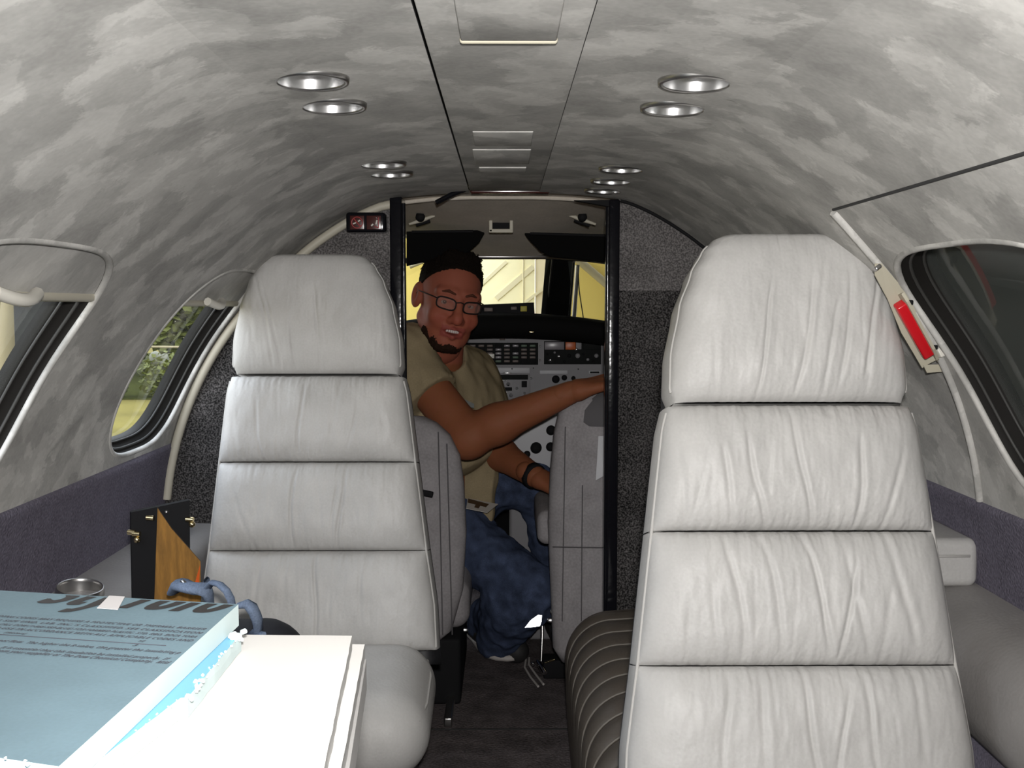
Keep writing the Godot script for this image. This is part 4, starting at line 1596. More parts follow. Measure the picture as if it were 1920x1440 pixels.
func build_cockpit() -> void:
	# headliner, tapering towards the windshield
	var st := begin()
	var pts := PackedVector3Array()
	var nt := 100
	for j in nt + 1:
		var t := lerpf(-132.0, 132.0, float(j) / nt)
		for i in 19:
			var z := lerpf(-2.275, liner_end(t), i / 18.0)
			pts.append(on_shell(z, t, liner_r(z, t)))
	sheet(st, pts, 19)
	var liner := struct("ceiling", done(st), M.headliner, "beige grey headliner and side lining of the cockpit", "ceiling")
	var arch := PackedVector3Array()
	for i in 61:
		arch.append(on_shell(-2.36, lerpf(-75.0, 75.0, i / 60.0), 0.763))
	part("arch_trim", tube_mesh(arch, 0.005, 8), M.headliner, liner, "rolled trim across the cockpit headliner")
	# nose bulkhead below the windshield
	st = begin()
	var poly := PackedVector3Array()
	for i in 30:
		poly.append(on_shell(-3.62, lerpf(62.0, 298.0, i / 29.0), 0.78))
	poly.reverse()
	slab(st, poly, Vector3.BACK, 0.03)
	part("nose_bulkhead", done(st), M.black_matte, liner, "dark bulkhead ahead of the instrument panel")
	# windshield: three panes between two dark pillars
	var ws := Node3D.new()
	ws.name = "window_4"
	add_child(ws)
	ws.set_meta("kind", "structure")
	ws.set_meta("label", "cockpit windshield with two thick dark pillars")
	ws.set_meta("category", "window")
	var tops := [Vector3(-0.53, 1.02, -2.55), Vector3(-0.168, 1.146, -2.98), Vector3(0.168, 1.146, -2.98), Vector3(0.53, 1.02, -2.55)]
	var bots := [Vector3(-0.64, 0.90, -2.95), Vector3(-0.176, 0.935, -3.52), Vector3(0.176, 0.935, -3.52), Vector3(0.64, 0.90, -2.95)]
	for i in 3:
		st = begin()
		quad(st, bots[i], bots[i + 1], tops[i + 1], tops[i])
		part("pane", done(st), M.glass, ws, ["left side pane", "centre windshield pane", "right side pane"][i])
	for s in [-1.0, 1.0]:
		st = begin()
		var w := [at(1034, 474, 2.96), at(1077, 474, 2.93), at(1066, 600, 3.36), at(1022, 600, 3.40)]
		var q := PackedVector3Array()
		for p in w:
			q.append(Vector3(p.x * s, p.y, p.z))
		if s < 0:
			q.reverse()
		q.reverse()
		slab(st, q, Vector3(0.3 * s, 0.2, 1).normalized(), 0.05)
		part("pillar", done(st), M.black_matte, ws, "dark windshield pillar")
		st = begin()
		tube(st, PackedVector3Array([Vector3(at(1036, 484, 2.95).x * s, at(1036, 484, 2.95).y, -2.95), Vector3(at(1025, 596, 3.4).x * s, at(1025, 596, 3.4).y, -3.42)]), 0.003, 6)
		part("pillar_edge", done(st), M.rubber_grey, ws)
	part("top_rail", tube_mesh(PackedVector3Array([at(760, 489, 2.80), at(800, 484, 2.90), at(870, 481.5, 2.955), at(1030, 481.5, 2.955), at(1100, 486, 2.86), at(1150, 492, 2.78)]), 0.0075, 8), M.steel, ws, "metal rail along the top of the windshield")
	var sidel := PackedVector3Array([at(1076, 490, 2.93), at(1068, 592, 3.32)])
	part("side_strip", tube_mesh(sidel, 0.004, 6), M.steel, ws, "bright strip beside the right pillar")
	# wiper outside
	var wp := thing("windshield_wiper", "grey metal wiper arm outside the right side pane", "wiper", "", at(1082, 592, 3.62))
	part("arm", tube_mesh(PackedVector3Array([at(1076, 600, 3.6), at(1083, 497, 3.55)]), 0.0075, 8), M.steel, wp)
	part("blade", tube_mesh(PackedVector3Array([at(1094, 598, 3.6), at(1086, 545, 3.57), at(1084, 505, 3.55)]), 0.0022, 6), M.rubber, wp, "thin black blade")
	# sun visors
	var vis := [[[762, 434], [895, 431.5], [908, 436], [898, 453], [878, 471], [862, 480], [800, 488], [762, 497]], [[984, 437], [1150, 440], [1150, 492], [1075, 484], [1032, 480], [1012, 468], [990, 446]]]
	for k in 2:
		var q := PackedVector3Array()
		for v in vis[k]:
			q.append(at(v[0], v[1], 2.655 + (v[1] - 435) * 0.0012))
		if true:
			q.reverse()
		var o := thing("sun_visor", "black sun visor above the man's head" if k == 0 else "black sun visor on the right of the windshield", "sun visor", "black sun visors", q[0])
		part("blade", slab_mesh(q, Vector3(0, 0.42, 1).normalized(), 0.008), M.black_matte, o)
		part("hinge_rod", tube_mesh(PackedVector3Array([at(vis[k][0][0] + 10, vis[k][0][1] + 1, 2.65), at(vis[k][1][0] - 8, vis[k][1][1] + 2, 2.65)]), 0.004, 6), M.black_plastic, o)
	# overhead box with a dark recess
	var oc := at(940, 417, 2.60)
	var ob := thing("overhead_speaker", "cream framed square speaker in the middle of the cockpit headliner", "speaker", "", oc)
	var fr := begin()
	for e in [[917, 401, 923.5, 436], [955.5, 401, 962, 436], [917, 430, 962, 437], [912, 397.5, 968, 402]]:
		var p0 := at(e[0], e[3], 2.60)
		var p1 := at(e[2], e[1], 2.60)
		rbox(fr, (p0 + p1) / 2, Vector3(p1.x - p0.x, p1.y - p0.y, 0.03), 0.002, Basis.IDENTITY, 2)
	part("frame", done(fr), M.cream_trim, ob, "cream frame")
	var g0 := at(922, 431, 2.605)
	var g1 := at(957, 401, 2.605)
	part("grille", box_mesh((g0 + g1) / 2 + Vector3(0, 0, -0.006), Vector3(g1.x - g0.x, g1.y - g0.y, 0.012), 0.002), M.black_plastic, ob, "dark grille")
	for k in 2:
		var e := [[767, 420.5, 815, 404.5, 788, 408], [1064, 402.5, 1117, 420.5, 1092, 408]]
		var v: Array = e[k]
		var a := at(v[0], v[1], 2.56)
		var b := at(v[2], v[3], 2.56)
		var vt := thing("air_outlet", ["cream bar air outlet with black knob, headliner left above the man", "cream bar air outlet with black knob, headliner right by the post"][k], "air vent", "air outlets in the cockpit headliner", (a + b) / 2)
		part("bar", tube_mesh(PackedVector3Array([a, (a + b) / 2, b]), [0.003, 0.006, 0.003], 8), M.cream_trim, vt)
		var kc := at(v[4], v[5] - 1, 2.55)
		part("knob", lathe_mesh(PackedVector2Array([Vector2(0, 0.011), Vector2(0.010, 0.009), Vector2(0.012, 0.0), Vector2(0.010, -0.008), Vector2(0, -0.010)]), kc, tilt(Vector3(0, 0.4, 1)), 16), M.black_plastic, vt)
		part("socket", tube_mesh(PackedVector3Array([a.lerp(b, 0.25) + Vector3(0, -0.006, -0.01), a.lerp(b, 0.8) + Vector3(0, -0.006, -0.01)]), 0.006, 8), M.black_plastic, vt)
	build_panel()
	build_cockpit_seats()
	build_floor_latch()

func build_panel() -> void:
	# glareshield, an arched hood across the panel
	var st := begin()
	var pts := PackedVector3Array()
	var prof := [[-3.62, 0.0], [-3.4, 0.012], [-3.15, 0.012], [-3.06, 0.004], [-3.035, -0.02], [-3.05, -0.05], [-3.10, -0.062], [-3.27, -0.062]]
	for i in 41:
		var x := lerpf(-0.62, 0.62, i / 40.0)
		for q in prof:
			var y: float = 0.968 - 0.24 * x * x * 1.0 - 0.9 * pow(maxf(0.0, absf(x) - 0.3), 2) + q[1]
			pts.append(Vector3(x, y, q[0]))
	sheet(st, pts, prof.size())
	var gs := part("glareshield", done(st), M.black_matte, self)
	tag(gs, "matte black glareshield hood over the instrument panel", "glareshield")
	part("latch", box_mesh(at(997, 622.5, 3.03), Vector3(0.014, 0.005, 0.01), 0.002), M.brass, gs, "small bright catch under the hood")
	# avionics box on top
	var o := at(945, 592, 3.22)
	var av := thing("avionics_box", "low black electronics box on the glareshield beside the man's face", "avionics", "", o)
	var q := PackedVector3Array([at(885, 592, 3.2), at(1003, 595, 3.2), at(1001, 567, 3.2), at(894, 571.5, 3.2)])
	part("case", slab_mesh(q, Vector3.BACK, 0.10), M.black_plastic, av)
	for e in [[976, 574, 988, 584, M.yellow_patch], [958, 575, 969, 581, M.gauge_brown], [908, 577, 924, 584, M.gauge_brown], [932, 586, 948, 590, M.gauge_black]]:
		var a := at(e[0], e[3], 3.2)
		var b := at(e[2], e[1], 3.2)
		part("display", box_mesh((a + b) / 2, Vector3(b.x - a.x, b.y - a.y, 0.006), 0.001, Basis.IDENTITY, 1), e[4], av)
	# the panel itself
	var ip := thing("instrument_panel", "grey cockpit instrument panel full of gauges, radios and knobs", "instrument panel", "", Vector3(0, 0.45, -3.26))
	st = begin()
	var face := PackedVector3Array([Vector3(-0.62, 0.45, -3.25), Vector3(0.62, 0.45, -3.25), Vector3(0.62, 0.82, -3.25), Vector3(0.30, 0.895, -3.25), Vector3(0.0, 0.917, -3.25), Vector3(-0.30, 0.895, -3.25), Vector3(-0.62, 0.82, -3.25)])
	part("face", slab_mesh(face, Vector3.BACK, 0.02), M.panel_grey, ip)
	panel_box(937, 628, 947, 638, 0.008, M.gauge_brown, ip, "button", "dark red push button")
	# engine tapes: seven dark columns of little segments
	panel_box(872, 642.5, 1009, 684, 0.004, M.gauge_black, ip, "gauge_bay", "black bay of the engine gauges")
	rng.seed = 71
	for k in 8:
		var x := 886.5 + 16.0 * k
		panel_box(x - 6, 644.5, x + 6, 682, 0.006, M.black_plastic, ip, "gauge_column")
		for j in 5:
			if rng.randf() < 0.12:
				continue
			var y := 646.0 + 7.2 * j
			panel_box(x - 5.5, y, x + 5.5, y + 4.4, 0.0085, [M.gauge_brown, M.gauge_green, M.gauge_brown, M.screen_grey][rng.randi() % 4], ip, "gauge_segment", "", 0.003)
	panel_box(913, 663, 927, 671.5, 0.012, M.white_plastic, ip, "label", "small white label on a gauge")
	for y in [649, 675.5]:
		panel_knob(1012.5, y, 0.003, 0.004, M.steel, ip, "screw")
	# radios
	panel_box(1020, 639.5, 1127, 683, 0.004, M.gauge_black, ip, "radio_bay", "black radio block")
	panel_box(1021, 641, 1057.5, 655.5, 0.009, M.screen_grey, ip, "display", "pale grey radio display")
	panel_box(1060, 641.5, 1079, 655.5, 0.009, M.amber, ip, "display", "amber display")
	panel_box(1079.5, 642, 1090, 655, 0.008, M.panel_grey, ip, "display")
	panel_box(1093, 641, 1126, 655.5, 0.010, M.gauge_black, ip, "display", "dark display")
	for e in [[1032, 675, 0.0062, 1], [1048, 668, 0.0062, 1], [1067, 667, 0.006, 0], [1083, 667, 0.008, 2], [1102, 674, 0.005, 2], [1118, 667, 0.007, 2], [1081, 655, 0.005, 1], [1058, 678, 0.004, 0], [1094, 664, 0.004, 0], [1112, 678, 0.004, 0], [1040, 661, 0.004, 2], [1026, 664, 0.0035, 0]]:
		panel_knob(e[0], e[1], e[2], 0.012, [M.black_plastic, M.reflector, M.panel_grey][e[3]], ip)
	panel_box(917, 689, 993, 699.5, 0.006, M.placard, ip, "placard", "pale strip placard")
	panel_box(1012, 694, 1064, 701.5, 0.006, M.placard, ip, "placard")
	panel_box(1104, 695, 1125.5, 700.5, 0.006, M.placard, ip, "placard")
	panel_box(1106, 696.3, 1123.5, 699.5, 0.0075, M.gauge_black, ip, "label")
	# lower radio stack with bright knobs
	panel_box(905, 702, 994, 762, 0.005, M.panel_grey, ip, "radio_stack", "grey radio stack")
	panel_box(912, 702.5, 990, 711.5, 0.008, M.gauge_black, ip, "display")
	panel_box(913, 726, 960, 732.5, 0.008, M.gauge_black, ip, "display")
	panel_box(912, 741, 950, 747, 0.008, M.gauge_black, ip, "display")
	panel_box(978, 714, 988, 726, 0.009, M.black_plastic, ip, "button", "black square button")
	for e in [[924, 723, 936, 725], [932, 734, 954, 736], [944, 698, 958, 699.8], [924, 712, 950, 713.5], [922, 743, 932, 745]]:
		panel_box(e[0], e[1], e[2], e[3], 0.013, M.reflector, ip, "trim_bar", "bright metal bar")
	for e in [[953, 720, 0.0065], [969, 728, 0.0052], [958, 741, 0.0068], [983, 737, 0.005], [996, 709, 0.004]]:
		part("knob", lathe_mesh(PackedVector2Array([Vector2(e[2], 0.0), Vector2(e[2] * 0.95, 0.004), Vector2(e[2] * 0.5, 0.007), Vector2(e[2] * 0.42, 0.018), Vector2(e[2] * 0.2, 0.022), Vector2(0, 0.0225)]), at_panel(e[0], e[1], 0.005), tilt(CAM + Vector3(0, 0.03, 0) - at_panel(e[0], e[1])), 18), M.reflector, ip, "bright stepped knob")
	panel_knob(1042, 711, 0.0125, 0.02, M.black_plastic, ip, "knob", "large black knob")
	panel_knob(1058, 708, 0.009, 0.016, M.black_plastic, ip)
	panel_knob(1075, 709, 0.007, 0.016, M.black_plastic, ip)
	for e in [[900, 633], [1060, 634], [1134, 668], [960, 691.5], [1084, 692], [1000, 690]]:
		panel_knob(e[0], e[1], 0.002, 0.003, M.gauge_black, ip, "screw")
	# yoke column hidden behind the man is left out; centre pedestal
	var pd := thing("throttle_pedestal", "grey centre pedestal with dark round knobs between the pilots' seats", "pedestal", "", Vector3(0.12, 0, -3.05))
	part("body", box_mesh(Vector3(0.11, 0.31, -3.13), Vector3(0.19, 0.62, 0.24), 0.01), M.panel_grey, pd)
	var pa := at(1002, 792, 2.98)
	part("top_edge", box_mesh(Vector3(pa.x + 0.03, pa.y, -2.985), Vector3(0.10, 0.006, 0.02), 0.002), M.placard, pd, "pale edge of the pedestal")
	var fp := at(1010, 820, 2.97)
	part("face", box_mesh(Vector3(0.11, fp.y - 0.06, -2.985), Vector3(0.18, 0.26, 0.03), 0.004), M.placard, pd, "sloping pale face")
	for e in [[1005, 840, 0.0165], [1032, 838, 0.013], [1033, 807, 0.014], [988, 852, 0.01]]:
		part("knob", lathe_mesh(PackedVector2Array([Vector2(e[2], -0.01), Vector2(e[2], 0.014), Vector2(e[2] * 0.8, 0.02), Vector2(0, 0.02)]), at(e[0], e[1], 2.965), tilt(Vector3(0, 0.2, 1)), 20), M.black_plastic, pd, "dark round knob")

func build_cockpit_seats() -> void:
	# pilot's seat on the left: the man sits sideways on it
	var o := Vector3(-0.30, 0, -2.62)
	var ps := thing("pilot_chair", "grey cloth pilot seat just behind the man's back, seen from the rear", "seat", "grey cloth cockpit seats", o)
	var st := begin()
	var rings := []
	# height, half width, half depth, middle
	for q in [[0.165, 0.08, 0.02], [0.17, 0.115, 0.04], [0.20, 0.150, 0.055], [0.30, 0.178, 0.058], [0.44, 0.186, 0.058], [0.56, 0.180, 0.056], [0.63, 0.170, 0.054], [0.68, 0.145, 0.05], [0.71, 0.112, 0.042], [0.725, 0.08, 0.03], [0.728, 0.04, 0.012]]:
		rings.append([Vector3(-0.281, q[0], -2.50 - 0.10 * (q[0] - 0.2)), q[1], q[2], 3.2])
	loft(st, rings, 48)
	part("backrest", done(st), M.seat_cloth, ps)
	for e in [[838, 822, 848, 1215], [822, 800, 830, 1215]]:
		var path := PackedVector3Array()
		for i in 12:
			var p := at(lerpf(e[0], e[2], i / 11.0), lerpf(e[1] + 10, 1190, i / 11.0), 2.445 + 0.02 * sin(i * 0.3))
			path.append(p)
		part("seam", tube_mesh(path, 0.0016, 5), M.cap_cloth, ps, "dark seam of the seat cover")
	var sp := at(795, 924, 2.43)
	part("strap", box_mesh(sp, Vector3(0.045, 0.014, 0.01), 0.003, Basis(Vector3.BACK, deg_to_rad(-12))), M.black_plastic, ps, "short black strap on the seat back")
	st = begin()
	rbox(st, Vector3(-0.29, 0.235, -2.80), Vector3(0.40, 0.13, 0.46), 0.04, Basis.IDENTITY, 4)
	part("cushion", done(st), M.seat_cloth, ps)
	part("pedestal", box_mesh(Vector3(-0.26, 0.085, -2.72), Vector3(0.30, 0.17, 0.42), 0.01), M.black_plastic, ps, "dark seat pedestal")
	part("rail", box_mesh(Vector3(-0.135, 0.012, -2.62), Vector3(0.02, 0.024, 0.5), 0.004), M.steel, ps, "metal floor rail of the seat")
	# copilot's seat on the right
	o = Vector3(0.31, 0, -2.62)
	var cs := thing("copilot_chair", "grey cloth copilot seat on the right with the man's hand on its top", "seat", "grey cloth cockpit seats", o)
	st = begin()
	rings = []
	for q in [[0.10, 0.15, 0.02], [0.105, 0.18, 0.045], [0.14, 0.20, 0.058], [0.30, 0.206, 0.062], [0.45, 0.212, 0.062], [0.58, 0.206, 0.06], [0.68, 0.196, 0.056], [0.74, 0.182, 0.05], [0.765, 0.165, 0.044], [0.78, 0.140, 0.032], [0.786, 0.09, 0.014]]:
		rings.append([Vector3(0.322, q[0], -2.555 - 0.10 * (q[0] - 0.2)), q[1], q[2], 3.6])
	loft(st, rings, 48)
	part("backrest", done(st), M.seat_cloth, cs)
	st = begin()
	rings = []
	for q in [[0.700, 0.168, 0.062], [0.71, 0.176, 0.064], [0.74, 0.172, 0.060], [0.768, 0.150, 0.050], [0.784, 0.12, 0.036], [0.792, 0.08, 0.018]]:
		rings.append([Vector3(0.345, q[0], -2.553 - 0.10 * (q[0] - 0.2)), q[1], q[2], 3.0])
	loft(st, rings, 40)
	part("cap", done(st), M.cap_cloth, cs, "dark grey cap over the top of the backrest")
	for e in [[1060, 800, 1054, 1165], [1092, 910, 1090, 1165]]:
		var path := PackedVector3Array()
		for i in 12:
			path.append(at(lerpf(e[0], e[2], i / 11.0), lerpf(e[1], e[3], i / 11.0), 2.496 + 0.006 * sin(i * 0.28)))
		part("seam", tube_mesh(path, 0.0014, 5), M.cap_cloth, cs)
	part("seam", tube_mesh(PackedVector3Array([at(1036, 1025, 2.505), at(1090, 1026, 2.49), at(1150, 1027, 2.49)]), 0.0014, 5), M.cap_cloth, cs)
	var tg := PackedVector3Array([at(1117, 901, 2.485), at(1134, 891, 2.485), at(1142, 876, 2.485), at(1146, 817, 2.50), at(1122, 818, 2.50)])
	part("paper_tag", slab_mesh(tg, Vector3(0, 0.05, 1).normalized(), 0.001), M.placard, cs, "pale paper tag on the seat back")
	st = begin()
	rbox(st, Vector3(0.295, 0.425, -2.80), Vector3(0.42, 0.09, 0.36), 0.025, Basis.IDENTITY, 4)
	part("cushion", done(st), M.seat_cloth, cs)
	part("pedestal", box_mesh(Vector3(0.33, 0.19, -2.75), Vector3(0.30, 0.38, 0.36), 0.01), M.black_plastic, cs, "dark seat pedestal")

func build_floor_latch() -> void:
	var o := at(1020, 1262, 2.68)
	o.y = 0.0
	var t := thing("floor_latch", "chrome lever and latch on the floor between the cockpit seats", "latch", "", o)
	part("rod", tube_mesh(PackedVector3Array([at(1016, 1128, 2.74), at(1017, 1190, 2.72), at(1015, 1240, 2.69)]), [0.0045, 0.0045, 0.003], 10), M.steel, t, "upright metal rod")
	part("cross_pin", tube_mesh(PackedVector3Array([at(1020, 1133, 2.74), at(1033, 1132, 2.74)]), 0.003, 8), M.brass, t)
	part("block", box_mesh(at(1045, 1250, 2.68) + Vector3(0, -0.005, -0.02), Vector3(0.075, 0.05, 0.06), 0.004), M.black_plastic, t, "black latch block")
	part("barrel", tube_mesh(PackedVector3Array([at(1007, 1238, 2.68), at(1013, 1248, 2.665), at(1022, 1262, 2.645)]), [0.004, 0.0075, 0.0075], 14), M.chrome, t, "chrome barrel")
	part("handle", tube_mesh(PackedVector3Array([at(1022, 1242, 2.66), at(1032, 1239, 2.65), at(1040, 1236, 2.65)]), 0.003, 8), M.brass, t, "small brass handle")
	part("stud", lathe_mesh(PackedVector2Array([Vector2(0, 0.006), Vector2(0.004, 0.004), Vector2(0.0055, 0), Vector2(0.004, -0.004), Vector2(0, -0.006)]), at(999, 1244.5, 2.665), Basis.IDENTITY, 12), M.chrome, t, "chrome stud")
	for e in [[[986, 1236], [984, 1252], [995, 1270], [1009, 1287]], [[992, 1234], [992, 1247], [1004, 1264], [1019, 1283]]]:
		var path := PackedVector3Array()
		for q in e:
			path.append(on_level(q[0], q[1], 0.012))
		part("guide_strip", tube_mesh(path, 0.0032, 6), M.sole_pale, t, "pale curved guide strip")
	# added polished plates, shaped and turned to make glints of the flash
	var eye := CAM + Vector3(0.0, 0.03, 0)
	var wing := PackedVector3Array([at(984, 1177, 2.63), at(996, 1176, 2.63), at(1012, 1174, 2.63), at(1015, 1166, 2.63), at(1016, 1154, 2.63), at(1009, 1153, 2.63), at(995, 1163, 2.63)])
	var wn := (eye - wing[3]).normalized()
	for i in wing.size():
		wing[i] -= wn * (wing[i] - at(1004, 1166, 2.63)).dot(wn)
	part("glint_plate", slab_mesh(wing, (eye - wing[3]).normalized(), 0.003), M.reflector, t, "polished wing shaped plate turned to glint beside the rod")
	for e in [[1033, 1163, 0.022, 0.012, 2.60], [1034, 1147, 0.008, 0.012, 2.60], [871, 1181, 0.022, 0.012, 2.70]]:
		var p := at(e[0], e[1], e[4])
		var n := (eye - p).normalized()
		var b := tilt(n)
		part("glint_plate", lathe_mesh(PackedVector2Array([Vector2(e[2] * 0.5, -0.002), Vector2(e[2] * 0.5, 0.0), Vector2(e[2] * 0.3, 0.0012), Vector2(0, 0.0015)]), p, Basis(b.x * 1.0, b.y, b.z * (e[3] / e[2])) if absf(b.z.y) > absf(b.x.y) else Basis(b.x * (e[3] / e[2]), b.y, b.z), 24), M.reflector, t, "polished plate turned to glint")

# ---------------------------------------------------------------- the man
var HB: Basis      # head basis: x to his left, y up, z to where he looks
var HO: Vector3    # between the eyes, inside the head
const HS := 1.06

func hd(x: float, y: float, z: float) -> Vector3:
	return HO + HB * Vector3(x, y, z) * HS

func hcap(a: Vector3, b: Vector3, ra: float, rb: float, k := 0.012) -> Array:
	return cap(hd(a.x, a.y, a.z), hd(b.x, b.y, b.z), ra * HS, rb * HS, k)

func hell(c: Vector3, r: Vector3, k := 0.015, cut := false, turn := Basis.IDENTITY) -> Array:
	return ell(hd(c.x, c.y, c.z), r * HS, HB * turn, k, cut)

func hand(st: SurfaceTool, wrist: Vector3, fwd: Vector3, up: Vector3, thumb_side: float, curl: float, paint) -> void:
	# palm, four fingers of unequal length and a thumb from the side of the palm
	fwd = fwd.normalized()
	var side := fwd.cross(up).normalized() * thumb_side
	up = side.cross(fwd).normalized() * thumb_side
	var pr := []
	var palm := wrist + fwd * 0.085
	pr.append(cap(wrist - fwd * 0.03, wrist + fwd * 0.012, 0.027, 0.025, 0.02))
	pr.append(cap(wrist + fwd * 0.02 + side * 0.018, palm + side * 0.028, 0.017, 0.012, 0.02))
	pr.append(cap(wrist + fwd * 0.02, palm, 0.018, 0.013, 0.02))
	pr.append(cap(wrist + fwd * 0.02 - side * 0.016, palm * 1.0 - side * 0.028 - fwd * 0.006, 0.016, 0.012, 0.02))
	var lens := [0.074, 0.082, 0.076, 0.060]
	for i in 4:
		var off := lerpf(0.031, -0.031, i / 3.0)
		var p := palm + side * off - fwd * (0.004 * absf(i - 1.2))
		var d: Vector3 = (fwd + side * (0.10 - 0.08 * i)).normalized()
		var l: float = lens[i]
		var seg := [0.46, 0.30, 0.24]
		for s in 3:
			d = (d - up * curl * [0.25, 0.7, 0.6][s]).normalized()
			var q: Vector3 = p + d * l * seg[s]
			pr.append(cap(p, q, 0.0095 - 0.001 * s, 0.0088 - 0.001 * s, 0.005))
			p = q
	var tb := wrist + fwd * 0.028 + side * 0.026
	var t1 := tb + (side * 0.75 + fwd * 0.75 - up * 0.25).normalized() * 0.042
	var t2 := t1 + (side * 0.35 + fwd * 0.95 - up * 0.35).normalized() * 0.034
	pr.append(cap(tb, t1, 0.014, 0.0115, 0.012))
	pr.append(cap(t1, t2, 0.011, 0.009, 0.006))
	body(st, pr, 0.0035, null, paint)

